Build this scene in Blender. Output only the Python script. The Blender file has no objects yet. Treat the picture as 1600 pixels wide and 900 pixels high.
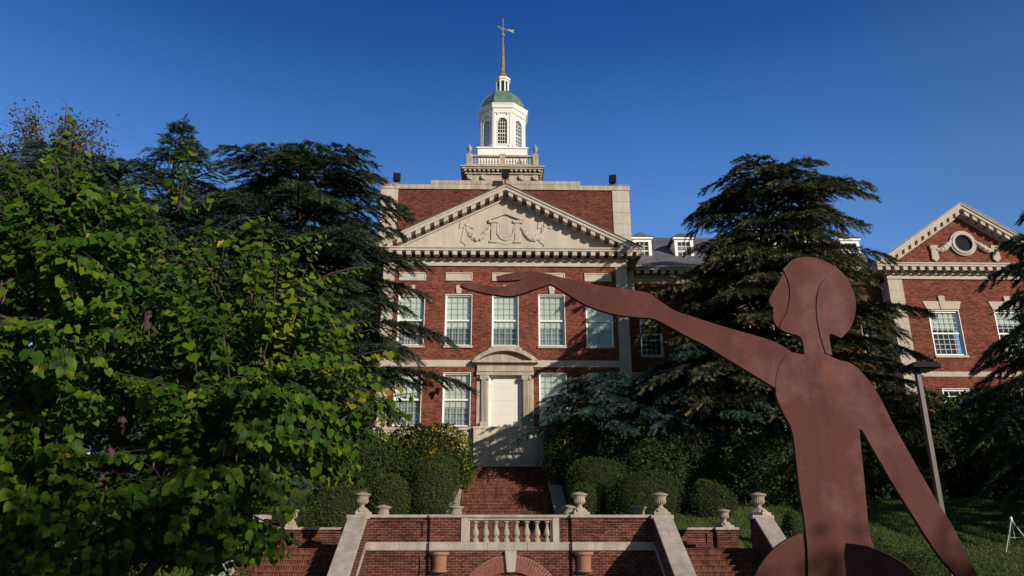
import bpy, bmesh, math, random
import numpy as np
from mathutils import Vector, Matrix

random.seed(7)
rng = np.random.default_rng(11)
SC = bpy.context.scene
COL = SC.collection
R = math.radians
PI = math.pi

# ---------------------------------------------------------------- camera
cam_d = bpy.data.cameras.new('camera')
cam = bpy.data.objects.new('camera', cam_d)
COL.objects.link(cam)
cam_d.sensor_width = 36.0
cam_d.lens = 1180 / 1600 * 36.0
cam_d.clip_end = 3000
cam.location = (-0.42, 0, 1.6)
cam.rotation_euler = (R(90 + 18.5), 0, R(-1.1))
SC.camera = cam

# ---------------------------------------------------------------- sky, sun, exposure
SUN_AZ, SUN_EL = R(42), R(17.5)          # azimuth measured from -Y towards +X
SD = Vector((math.sin(SUN_AZ) * math.cos(SUN_EL), -math.cos(SUN_AZ) * math.cos(SUN_EL), math.sin(SUN_EL)))
world = bpy.data.worlds.new('World')
SC.world = world
world.use_nodes = True
wn = world.node_tree
wn.nodes.clear()
sky = wn.nodes.new('ShaderNodeTexSky')
sky.sky_type = 'NISHITA'
sky.sun_disc = False
sky.sun_elevation = SUN_EL
sky.sun_rotation = math.atan2(SD.x, SD.y)
sky.air_density = 1.0
sky.dust_density = 0.2
sky.ozone_density = 4.0
hsv = wn.nodes.new('ShaderNodeHueSaturation')
hsv.inputs['Saturation'].default_value = 1.15
hsv.inputs['Value'].default_value = 0.10 * 2.5 / 0.15 / 1.27
bg = wn.nodes.new('ShaderNodeBackground')
bg.inputs['Strength'].default_value = 0.15
wo = wn.nodes.new('ShaderNodeOutputWorld')
wn.links.new(sky.outputs[0], hsv.inputs['Color'])
# the clear autumn sky: deep blue overhead and away from the sun, paler low down, neutral towards the sun
tc = wn.nodes.new('ShaderNodeTexCoord')
sx_ = wn.nodes.new('ShaderNodeSeparateXYZ'); wn.links.new(tc.outputs['Generated'], sx_.inputs[0])
er = wn.nodes.new('ShaderNodeValToRGB')
SKY_STOPS = [(0.0, (2.3, 1.9, 2.0)), (0.412, (1.95, 1.70, 1.92)), (0.471, (1.45, 1.48, 1.80)), (0.507, (1.28, 1.38, 1.72)), (0.574, (0.70, 1.02, 1.46)), (0.623, (0.50, 0.82, 1.36)), (1.0, (0.4, 0.7, 1.2))]
SKY_K = 1 / 2.5
el_ = er.color_ramp.elements
el_[0].position = 0.0; el_[0].color = (*[c * SKY_K for c in SKY_STOPS[0][1]], 1)
el_[1].position = 1.0; el_[1].color = (*[c * SKY_K for c in SKY_STOPS[-1][1]], 1)
for p_, c_ in SKY_STOPS[1:-1]:
    e_ = el_.new(p_); e_.color = (*[c * SKY_K for c in c_], 1)
wn.links.new(sx_.outputs[2], er.inputs[0])
dt = wn.nodes.new('ShaderNodeVectorMath'); dt.operation = 'DOT_PRODUCT'
wn.links.new(tc.outputs['Generated'], dt.inputs[0]); dt.inputs[1].default_value = Vector((SD.x, SD.y, 0)).normalized()
mr = wn.nodes.new('ShaderNodeMapRange'); mr.inputs[1].default_value = -0.35; mr.inputs[2].default_value = 0.35
wn.links.new(dt.outputs['Value'], mr.inputs[0])
tm = wn.nodes.new('ShaderNodeMix'); tm.data_type = 'RGBA'
wn.links.new(mr.outputs[0], tm.inputs[0]); wn.links.new(er.outputs[0], tm.inputs[6]); tm.inputs[7].default_value = (0.46 , 0.38, 0.31, 1)
tint = wn.nodes.new('ShaderNodeMix'); tint.data_type = 'RGBA'; tint.blend_type = 'MULTIPLY'
tint.inputs[0].default_value = 1.0
wn.links.new(tm.outputs[2], tint.inputs[7])
an = wn.nodes.new('ShaderNodeMapRange'); an.inputs[1].default_value = -0.78; an.inputs[2].default_value = -0.5
an.inputs[3].default_value = 0.80; an.inputs[4].default_value = 1.0
wn.links.new(dt.outputs['Value'], an.inputs[0])
am = wn.nodes.new('ShaderNodeVectorMath'); am.operation = 'SCALE'
wn.links.new(hsv.outputs[0], am.inputs[0]); wn.links.new(an.outputs[0], am.inputs['Scale'])
wn.links.new(am.outputs[0], tint.inputs[6])
wn.links.new(tint.outputs[2], bg.inputs[0])
wn.links.new(bg.outputs[0], wo.inputs[0])
sun_d = bpy.data.lights.new('sun', 'SUN')
sun_d.energy = 4.4
sun_d.angle = R(0.5)
sun_d.color = (1.0, 0.90, 0.76)
sun = bpy.data.objects.new('sun', sun_d)
sun.rotation_euler = SD.to_track_quat('Z', 'Y').to_euler()
sun.location = (30, -30, 40)
COL.objects.link(sun)
SC.view_settings.view_transform = 'Standard'
SC.view_settings.look = 'None'
SC.view_settings.gamma = 1.0
SC.view_settings.use_curve_mapping = False
SC.view_settings.exposure = 0.35
SC.render.film_transparent = False

# ---------------------------------------------------------------- materials
def newmat(name):
    m = bpy.data.materials.new(name)
    m.use_nodes = True
    nt = m.node_tree
    b = nt.nodes['Principled BSDF']
    return m, nt, b

def node(nt, typ, **kw):
    n = nt.nodes.new(typ)
    for k, v in kw.items():
        setattr(n, k, v)
    return n

def ramp(nt, stops):
    r = nt.nodes.new('ShaderNodeValToRGB')
    el = r.color_ramp.elements
    el[0].position, el[0].color = stops[0][0], (*stops[0][1], 1)
    el[1].position, el[1].color = stops[1][0], (*stops[1][1], 1)
    for p, c in stops[2:]:
        e = el.new(p)
        e.color = (*c, 1)
    return r

def noise(nt, vec, scale, detail=4, rough=0.55):
    n = nt.nodes.new('ShaderNodeTexNoise')
    n.inputs['Scale'].default_value = scale
    n.inputs['Detail'].default_value = detail
    n.inputs['Roughness'].default_value = rough
    nt.links.new(vec, n.inputs['Vector'])
    return n

def mixc(nt, blend, fac, a, b):
    m = nt.nodes.new('ShaderNodeMix')
    m.data_type = 'RGBA'
    m.blend_type = blend
    for sock, val in ((0, fac), (6, a), (7, b)):
        if isinstance(val, (int, float)):
            m.inputs[sock].default_value = val
        elif isinstance(val, tuple):
            m.inputs[sock].default_value = (*val, 1)
        else:
            nt.links.new(val, m.inputs[sock])
    return m.outputs[2]

def geo_pos(nt):
    return nt.nodes.new('ShaderNodeNewGeometry')

def math_n(nt, op, a, b=None):
    n = nt.nodes.new('ShaderNodeMath')
    n.operation = op
    for i, v in enumerate((a, b)):
        if v is None:
            continue
        if isinstance(v, (int, float)):
            n.inputs[i].default_value = v
        else:
            nt.links.new(v, n.inputs[i])
    return n.outputs[0]

def wall_coords(nt):
    """(u, v) along any upright or flat face, in metres."""
    g = geo_pos(nt)
    sp = nt.nodes.new('ShaderNodeSeparateXYZ'); nt.links.new(g.outputs['Position'], sp.inputs[0])
    sn = nt.nodes.new('ShaderNodeSeparateXYZ'); nt.links.new(g.outputs['True Normal'], sn.inputs[0])
    ax = math_n(nt, 'GREATER_THAN', math_n(nt, 'ABSOLUTE', sn.outputs[0]), 0.6)
    az = math_n(nt, 'GREATER_THAN', math_n(nt, 'ABSOLUTE', sn.outputs[2]), 0.6)
    u = math_n(nt, 'ADD', math_n(nt, 'MULTIPLY', sp.outputs[1], ax),
               math_n(nt, 'MULTIPLY', sp.outputs[0], math_n(nt, 'SUBTRACT', 1.0, ax)))
    v = math_n(nt, 'ADD', math_n(nt, 'MULTIPLY', sp.outputs[1], az),
               math_n(nt, 'MULTIPLY', sp.outputs[2], math_n(nt, 'SUBTRACT', 1.0, az)))
    c = nt.nodes.new('ShaderNodeCombineXYZ')
    nt.links.new(u, c.inputs[0]); nt.links.new(v, c.inputs[1])
    return c.outputs[0], g.outputs['Position']

def brick_mat(name, c1, c2, mortar, bw=0.215, rh=0.075, ms=0.010, dirt=0.5):
    m, nt, b = newmat(name)
    uv, pos = wall_coords(nt)
    br = nt.nodes.new('ShaderNodeTexBrick')
    br.inputs['Scale'].default_value = 1.0
    br.inputs['Brick Width'].default_value = bw
    br.inputs['Row Height'].default_value = rh
    br.inputs['Mortar Size'].default_value = ms
    br.inputs['Mortar Smooth'].default_value = 0.3
    br.inputs['Bias'].default_value = -0.25
    br.inputs['Color1'].default_value = (*c1, 1)
    br.inputs['Color2'].default_value = (*c2, 1)
    br.inputs['Mortar'].default_value = (*mortar, 1)
    nt.links.new(uv, br.inputs['Vector'])
    # mottling brick by brick and broad weathering
    vo = nt.nodes.new('ShaderNodeTexVoronoi'); vo.inputs['Scale'].default_value = 1.0
    mp = nt.nodes.new('ShaderNodeMapping'); mp.inputs['Scale'].default_value = (1 / bw, 1 / rh, 1)
    nt.links.new(uv, mp.inputs[0]); nt.links.new(mp.outputs[0], vo.inputs['Vector'])
    vr = ramp(nt, [(0.0, (0.42, 0.38, 0.40)), (1.0, (1.55, 1.40, 1.3))])
    sv = nt.nodes.new('ShaderNodeSeparateColor'); nt.links.new(vo.outputs['Color'], sv.inputs[0])
    nt.links.new(sv.outputs[0], vr.inputs[0])
    c = mixc(nt, 'MULTIPLY', 0.8, br.outputs['Color'], vr.outputs[0])
    n1 = noise(nt, pos, 0.45, 6)
    r1 = ramp(nt, [(0.3, (0.62, 0.6, 0.6)), (0.7, (1.12, 1.1, 1.08))])
    nt.links.new(n1.outputs[0], r1.inputs[0])
    c = mixc(nt, 'MULTIPLY', dirt, c, r1.outputs[0])
    nt.links.new(c, b.inputs['Base Color'])
    b.inputs['Roughness'].default_value = 0.9
    b.inputs['Specular IOR Level'].default_value = 0.2
    bp = nt.nodes.new('ShaderNodeBump'); bp.inputs['Strength'].default_value = 0.6
    bp.inputs['Distance'].default_value = 0.01; bp.invert = True
    nt.links.new(br.outputs['Fac'], bp.inputs['Height'])
    nt.links.new(bp.outputs[0], b.inputs['Normal'])
    return m

def stone_mat(name, base, dark, scale=1.2, streak=0.45, rough=0.85):
    m, nt, b = newmat(name)
    g = geo_pos(nt); pos = g.outputs['Position']
    n1 = noise(nt, pos, scale, 8, 0.65)
    r1 = ramp(nt, [(0.32, dark), (0.62, base)])
    nt.links.new(n1.outputs[0], r1.inputs[0])
    mp = nt.nodes.new('ShaderNodeMapping'); mp.inputs['Scale'].default_value = (2.6, 2.6, 0.22)
    nt.links.new(pos, mp.inputs[0])
    n2 = noise(nt, mp.outputs[0], 1.6, 6, 0.6)
    r2 = ramp(nt, [(0.42, (0.5, 0.47, 0.43)), (0.62, (1.0, 1.0, 1.0))])
    nt.links.new(n2.outputs[0], r2.inputs[0])
    c = mixc(nt, 'MULTIPLY', streak, r1.outputs[0], r2.outputs[0])
    n3 = noise(nt, pos, 22, 4)
    r3 = ramp(nt, [(0.3, (0.84, 0.84, 0.83)), (0.7, (1.08, 1.07, 1.06))])
    nt.links.new(n3.outputs[0], r3.inputs[0])
    c = mixc(nt, 'MULTIPLY', 0.8, c, r3.outputs[0])
    nt.links.new(c, b.inputs['Base Color'])
    b.inputs['Roughness'].default_value = rough
    b.inputs['Specular IOR Level'].default_value = 0.25
    bp = nt.nodes.new('ShaderNodeBump'); bp.inputs['Strength'].default_value = 0.25
    bp.inputs['Distance'].default_value = 0.02
    nt.links.new(n3.outputs[0], bp.inputs['Height'])
    nt.links.new(bp.outputs[0], b.inputs['Normal'])
    return m

def plain_mat(name, col, rough=0.6, metal=0.0, var=0.2, scale=6.0, spec=0.4):
    m, nt, b = newmat(name)
    g = geo_pos(nt)
    n = noise(nt, g.outputs['Position'], scale, 6, 0.6)
    r = ramp(nt, [(0.3, tuple(c * (1 - var) for c in col)), (0.7, tuple(min(1, c * (1 + var)) for c in col))])
    nt.links.new(n.outputs[0], r.inputs[0])
    nt.links.new(r.outputs[0], b.inputs['Base Color'])
    b.inputs['Roughness'].default_value = rough
    b.inputs['Metallic'].default_value = metal
    b.inputs['Specular IOR Level'].default_value = spec
    return m

def leaf_mat(name, stops, trans=0.35, rough=0.5, spec=0.3, back=None):
    """stops: colour ramp over the per-leaf random value."""
    m, nt, b = newmat(name)
    at = nt.nodes.new('ShaderNodeAttribute'); at.attribute_name = 'rnd'
    r = ramp(nt, stops)
    nt.links.new(at.outputs['Fac'], r.inputs[0])
    nt.links.new(r.outputs[0], b.inputs['Base Color'])
    b.inputs['Roughness'].default_value = rough
    b.inputs['Specular IOR Level'].default_value = spec
    if trans > 0:
        t = nt.nodes.new('ShaderNodeBsdfTranslucent')
        tc = mixc(nt, 'MULTIPLY', 1.0, r.outputs[0], (1.15, 1.25, 0.5))
        nt.links.new(tc, t.inputs[0])
        mx = nt.nodes.new('ShaderNodeMixShader'); mx.inputs[0].default_value = trans
        nt.links.new(b.outputs[0], mx.inputs[1]); nt.links.new(t.outputs[0], mx.inputs[2])
        nt.links.new(mx.outputs[0], nt.nodes['Material Output'].inputs[0])
    return m

M = {}
M['brick'] = brick_mat('red_brick', (0.160, 0.036, 0.021), (0.090, 0.021, 0.014), (0.20, 0.12, 0.09), ms=0.010)
M['brick_attic'] = brick_mat('dark_red_brick', (0.118, 0.029, 0.016), (0.066, 0.016, 0.010), (0.15, 0.092, 0.066), ms=0.010)
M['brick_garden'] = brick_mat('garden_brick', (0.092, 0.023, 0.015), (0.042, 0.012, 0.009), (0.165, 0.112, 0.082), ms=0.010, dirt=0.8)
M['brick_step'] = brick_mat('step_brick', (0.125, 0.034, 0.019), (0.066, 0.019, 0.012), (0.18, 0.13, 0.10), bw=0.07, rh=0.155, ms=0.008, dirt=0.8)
M['stone'] = stone_mat('limestone', (0.47, 0.415, 0.355), (0.40, 0.35, 0.295), streak=0.22)
M['stone_pale'] = stone_mat('pale_limestone', (0.60, 0.525, 0.435), (0.48, 0.415, 0.34), streak=0.45)
M['stone_old'] = stone_mat('weathered_limestone', (0.45, 0.39, 0.32), (0.34, 0.29, 0.235), streak=0.5)
M['stone_grey'] = stone_mat('grey_coping_stone', (0.40, 0.345, 0.30), (0.29, 0.25, 0.215), streak=0.4)
M['stone_urn'] = stone_mat('urn_stone', (0.36, 0.30, 0.235), (0.25, 0.21, 0.165), streak=0.35)
M['white'] = plain_mat('white_paint', (0.70, 0.69, 0.66), 0.45, var=0.05)
M['door'] = plain_mat('cream_white_paint', (0.60, 0.58, 0.53), 0.5, var=0.05)
M['slate'] = None
M['copper'] = plain_mat('green_copper', (0.098, 0.155, 0.126), 0.6, var=0.3, scale=2.5)
M['gold'] = plain_mat('gilded_metal', (0.36, 0.25, 0.09), 0.42, metal=0.55, var=0.3, scale=4)
M['rod'] = plain_mat('dull_brass', (0.26, 0.22, 0.14), 0.7, metal=0.0)
M['roofing'] = plain_mat('dark_metal_flashing', (0.07, 0.055, 0.045), 0.6)
M['black'] = plain_mat('black_metal', (0.010, 0.010, 0.011), 0.75, spec=0.15)
M['darkglass'] = plain_mat('dark_lens_glass', (0.012, 0.013, 0.015), 0.06, spec=0.2)
M['terracotta'] = plain_mat('terracotta', (0.255, 0.118, 0.078), 0.8, var=0.15)
M['bronze_paint'] = plain_mat('bronze_painted_steel', (0.055, 0.040, 0.029), 0.5, var=0.12, scale=3)
M['tripod'] = plain_mat('white_aluminium', (0.45, 0.45, 0.45), 0.35, metal=0.3, var=0.05)
M['blind'] = plain_mat('pale_roller_blind', (0.80, 0.82, 0.76), 0.9, var=0.06, scale=1.5)
M['curtain'] = plain_mat('grey_net_curtain', (0.42, 0.45, 0.42), 0.9, var=0.12, scale=2.5)
M['blind_cream'] = plain_mat('cream_roller_blind', (0.72, 0.71, 0.62), 0.9, var=0.06, scale=1.5)
M['curtain_dim'] = plain_mat('dim_net_curtain', (0.30, 0.33, 0.31), 0.9, var=0.2, scale=2.5)
M['room'] = plain_mat('dark_interior', (0.03, 0.03, 0.032), 0.9)
M['bark'] = plain_mat('grey_brown_bark', (0.052, 0.036, 0.026), 0.9, var=0.4, scale=9)
M['bark_dark'] = plain_mat('dark_conifer_bark', (0.035, 0.027, 0.022), 0.95, var=0.4, scale=6)
M['pod'] = plain_mat('dry_seed_pods', (0.13, 0.07, 0.045), 0.8, var=0.35, scale=3)
M['muntin'] = plain_mat('grey_glazing_bar', (0.34, 0.34, 0.32), 0.5, var=0.05)

# slate roof: courses of blue-grey slates
m, nt, b = newmat('blue_grey_slate')
uvw, pos = wall_coords(nt)
br = nt.nodes.new('ShaderNodeTexBrick')
for k, v in (('Scale', 1.0), ('Brick Width', 0.32), ('Row Height', 0.21), ('Mortar Size', 0.012), ('Bias', 0.0)):
    br.inputs[k].default_value = v
br.inputs['Color1'].default_value = (0.075, 0.075, 0.088, 1)
br.inputs['Color2'].default_value = (0.15, 0.14, 0.15, 1)
br.inputs['Mortar'].default_value = (0.03, 0.03, 0.034, 1)
nt.links.new(uvw, br.inputs['Vector'])
nn = noise(nt, pos, 0.8, 5)
rr = ramp(nt, [(0.3, (0.7, 0.7, 0.72)), (0.7, (1.2, 1.15, 1.1))]); nt.links.new(nn.outputs[0], rr.inputs[0])
nt.links.new(mixc(nt, 'MULTIPLY', 0.9, br.outputs['Color'], rr.outputs[0]), b.inputs['Base Color'])
b.inputs['Roughness'].default_value = 0.55
M['slate'] = m

# window glass
m, nt, b = newmat('window_glass')
gl = nt.nodes.new('ShaderNodeBsdfGlossy'); gl.inputs['Roughness'].default_value = 0.03
gl.inputs['Color'].default_value = (0.9, 0.95, 1, 1)
tr = nt.nodes.new('ShaderNodeBsdfTransparent'); tr.inputs[0].default_value = (0.82, 0.88, 0.88, 1)
lw = nt.nodes.new('ShaderNodeLayerWeight'); lw.inputs[0].default_value = 0.45
fac = math_n(nt, 'ADD', math_n(nt, 'MULTIPLY', lw.outputs['Fresnel'], 0.35), 0.03)
# slightly wavy panes
gg = geo_pos(nt); nz = noise(nt, gg.outputs['Position'], 1.3, 2)
bp = nt.nodes.new('ShaderNodeBump'); bp.inputs['Strength'].default_value = 0.06; bp.inputs['Distance'].default_value = 0.3
nt.links.new(nz.outputs[0], bp.inputs['Height']); nt.links.new(bp.outputs[0], gl.inputs['Normal'])
mx = nt.nodes.new('ShaderNodeMixShader')
nt.links.new(fac, mx.inputs[0]); nt.links.new(tr.outputs[0], mx.inputs[1]); nt.links.new(gl.outputs[0], mx.inputs[2])
nt.links.new(mx.outputs[0], nt.nodes['Material Output'].inputs[0])
M['glass'] = m

# rusted painted steel of the sculpture
m, nt, b = newmat('brown_weathered_steel')
g = geo_pos(nt); pos = g.outputs['Position']
n1 = noise(nt, pos, 1.1, 8, 0.62)
r1 = ramp(nt, [(0.28, (0.066, 0.020, 0.016)), (0.52, (0.084, 0.027, 0.0215)), (0.75, (0.108, 0.040, 0.032))])
nt.links.new(n1.outputs[0], r1.inputs[0])
mp = nt.nodes.new('ShaderNodeMapping'); mp.inputs['Scale'].default_value = (5.0, 5.0, 0.5)
nt.links.new(pos, mp.inputs[0])
n2 = noise(nt, mp.outputs[0], 1.5, 6, 0.6)
r2 = ramp(nt, [(0.35, (0.80, 0.78, 0.76)), (0.65, (1.1, 1.08, 1.06))]); nt.links.new(n2.outputs[0], r2.inputs[0])
c = mixc(nt, 'MULTIPLY', 0.7, r1.outputs[0], r2.outputs[0])
n3 = noise(nt, pos, 60, 3)
r3 = ramp(nt, [(0.3, (0.88, 0.88, 0.88)), (0.7, (1.1, 1.1, 1.1))]); nt.links.new(n3.outputs[0], r3.inputs[0])
c = mixc(nt, 'MULTIPLY', 0.8, c, r3.outputs[0])
# paler weathered patches
n5 = noise(nt, pos, 2.4, 7, 0.7)
r5 = ramp(nt, [(0.50, (0, 0, 0)), (0.72, (1, 1, 1))]); nt.links.new(n5.outputs[0], r5.inputs[0])
s5 = nt.nodes.new('ShaderNodeSeparateColor'); nt.links.new(r5.outputs[0], s5.inputs[0])
c = mixc(nt, 'MIX', math_n(nt, 'MULTIPLY', s5.outputs[0], 0.6), c, (0.160, 0.082, 0.076))
# rust run below the neck seam
sp5 = nt.nodes.new('ShaderNodeSeparateXYZ'); nt.links.new(pos, sp5.inputs[0])
rx_ = math_n(nt, 'ABSOLUTE', math_n(nt, 'SUBTRACT', sp5.outputs[0], 2.50))
wx_ = math_n(nt, 'ADD', 0.035, math_n(nt, 'MULTIPLY', n2.outputs[0], 0.05))
mx_ = math_n(nt, 'LESS_THAN', rx_, wx_)
mz_ = nt.nodes.new('ShaderNodeMapRange'); nt.links.new(sp5.outputs[2], mz_.inputs[0])
mz_.inputs[1].default_value = 2.62; mz_.inputs[2].default_value = 3.08
mt_ = math_n(nt, 'LESS_THAN', sp5.outputs[2], 3.12)
fm_ = math_n(nt, 'MULTIPLY', math_n(nt, 'MULTIPLY', mx_, mz_.outputs[0]), math_n(nt, 'MULTIPLY', mt_, math_n(nt, 'MULTIPLY', n2.outputs[0], 0.7)))
c = mixc(nt, 'MIX', fm_, c, (0.16, 0.046, 0.022))
# a few pale chips
n4 = noise(nt, pos, 9, 2)
r4 = ramp(nt, [(0.80, (0, 0, 0)), (0.82, (1, 1, 1))]); nt.links.new(n4.outputs[0], r4.inputs[0])
sc4 = nt.nodes.new('ShaderNodeSeparateColor'); nt.links.new(r4.outputs[0], sc4.inputs[0])
c = mixc(nt, 'MIX', math_n(nt, 'MULTIPLY', sc4.outputs[0], 0.5), c, (0.4, 0.33, 0.28))
nt.links.new(c, b.inputs['Base Color'])
b.inputs['Roughness'].default_value = 0.7
b.inputs['Specular IOR Level'].default_value = 0.15
bp = nt.nodes.new('ShaderNodeBump'); bp.inputs['Strength'].default_value = 0.12; bp.inputs['Distance'].default_value = 0.02
nt.links.new(n3.outputs[0], bp.inputs['Height']); nt.links.new(bp.outputs[0], b.inputs['Normal'])
M['steel'] = m

# lawn and soil
m, nt, b = newmat('lawn_ground')
g = geo_pos(nt); pos = g.outputs['Position']
n1 = noise(nt, pos, 0.5, 6); n2 = noise(nt, pos, 9, 5)
r1 = ramp(nt, [(0.3, (0.045, 0.068, 0.014)), (0.55, (0.070, 0.092, 0.020)), (0.75, (0.115, 0.098, 0.035))])
nt.links.new(n1.outputs[0], r1.inputs[0])
r2 = ramp(nt, [(0.3, (0.5, 0.5, 0.5)), (0.7, (1.2, 1.2, 1.1))]); nt.links.new(n2.outputs[0], r2.inputs[0])
nt.links.new(mixc(nt, 'MULTIPLY', 1.0, r1.outputs[0], r2.outputs[0]), b.inputs['Base Color'])
b.inputs['Roughness'].default_value = 1.0
b.inputs['Specular IOR Level'].default_value = 0.1
M['lawn'] = m
M['soil'] = plain_mat('mulch_soil', (0.075, 0.04, 0.028), 1.0, var=0.5, scale=14, spec=0.1)
M['paving'] = plain_mat('pale_paving', (0.26, 0.235, 0.20), 0.9, var=0.2, scale=2)

M['redbud'] = leaf_mat('heart_leaf', [(0.0, (0.017, 0.044, 0.004)), (0.40, (0.043, 0.096, 0.005)), (0.68, (0.094, 0.155, 0.008)),
                                      (0.88, (0.15, 0.175, 0.010)), (0.97, (0.32, 0.24, 0.02)), (0.998, (0.36, 0.10, 0.02))], 0.40, 0.5, 0.16)
M['cedar'] = leaf_mat('dark_cedar_needles', [(0.0, (0.014, 0.028, 0.017)), (0.5, (0.034, 0.054, 0.031)), (0.85, (0.062, 0.080, 0.045)), (1.0, (0.12, 0.092, 0.05))], 0.12, 0.65, 0.15)
M['cedar_tan'] = leaf_mat('tan_tipped_cedar_needles', [(0.0, (0.014, 0.028, 0.015)), (0.5, (0.036, 0.050, 0.024)), (0.75, (0.10, 0.088, 0.038)), (1.0, (0.22, 0.145, 0.06))], 0.12, 0.65, 0.15)
M['cedar_blue'] = leaf_mat('blue_cedar_needles', [(0.0, (0.018, 0.036, 0.032)), (0.5, (0.036, 0.066, 0.058)), (1.0, (0.075, 0.115, 0.100))], 0.10, 0.6, 0.2)
M['bronze_leaf'] = leaf_mat('bronze_autumn_leaves', [(0.0, (0.035, 0.040, 0.010)), (0.5, (0.085, 0.060, 0.016)), (1.0, (0.15, 0.075, 0.025))], 0.3)
M['hedge'] = leaf_mat('glossy_hedge_leaves', [(0.0, (0.010, 0.026, 0.006)), (0.6, (0.030, 0.062, 0.010)), (0.92, (0.06, 0.105, 0.016)), (1.0, (0.22, 0.17, 0.02))], 0.2, 0.6, 0.12)
M['hedge_gold'] = leaf_mat('gold_flecked_hedge_leaves', [(0.0, (0.014, 0.034, 0.006)), (0.45, (0.038, 0.072, 0.010)), (0.72, (0.12, 0.13, 0.010)), (0.88, (0.30, 0.19, 0.010)), (1.0, (0.40, 0.23, 0.012))], 0.25, 0.6, 0.1)
M['boxwood'] = leaf_mat('boxwood_leaves', [(0.0, (0.016, 0.034, 0.007)), (0.6, (0.044, 0.070, 0.014)), (1.0, (0.10, 0.105, 0.026))], 0.2, 0.6, 0.12)
M['grass'] = leaf_mat('grass_blades', [(0.0, (0.035, 0.062, 0.012)), (0.6, (0.062, 0.098, 0.020)), (1.0, (0.125, 0.115, 0.04))], 0.25, 0.6, 0.2)
M['core'] = plain_mat('dark_twigs', (0.018, 0.02, 0.01), 1.0, var=0.3, spec=0.05)

# ---------------------------------------------------------------- mesh helpers
ORG = {}

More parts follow.
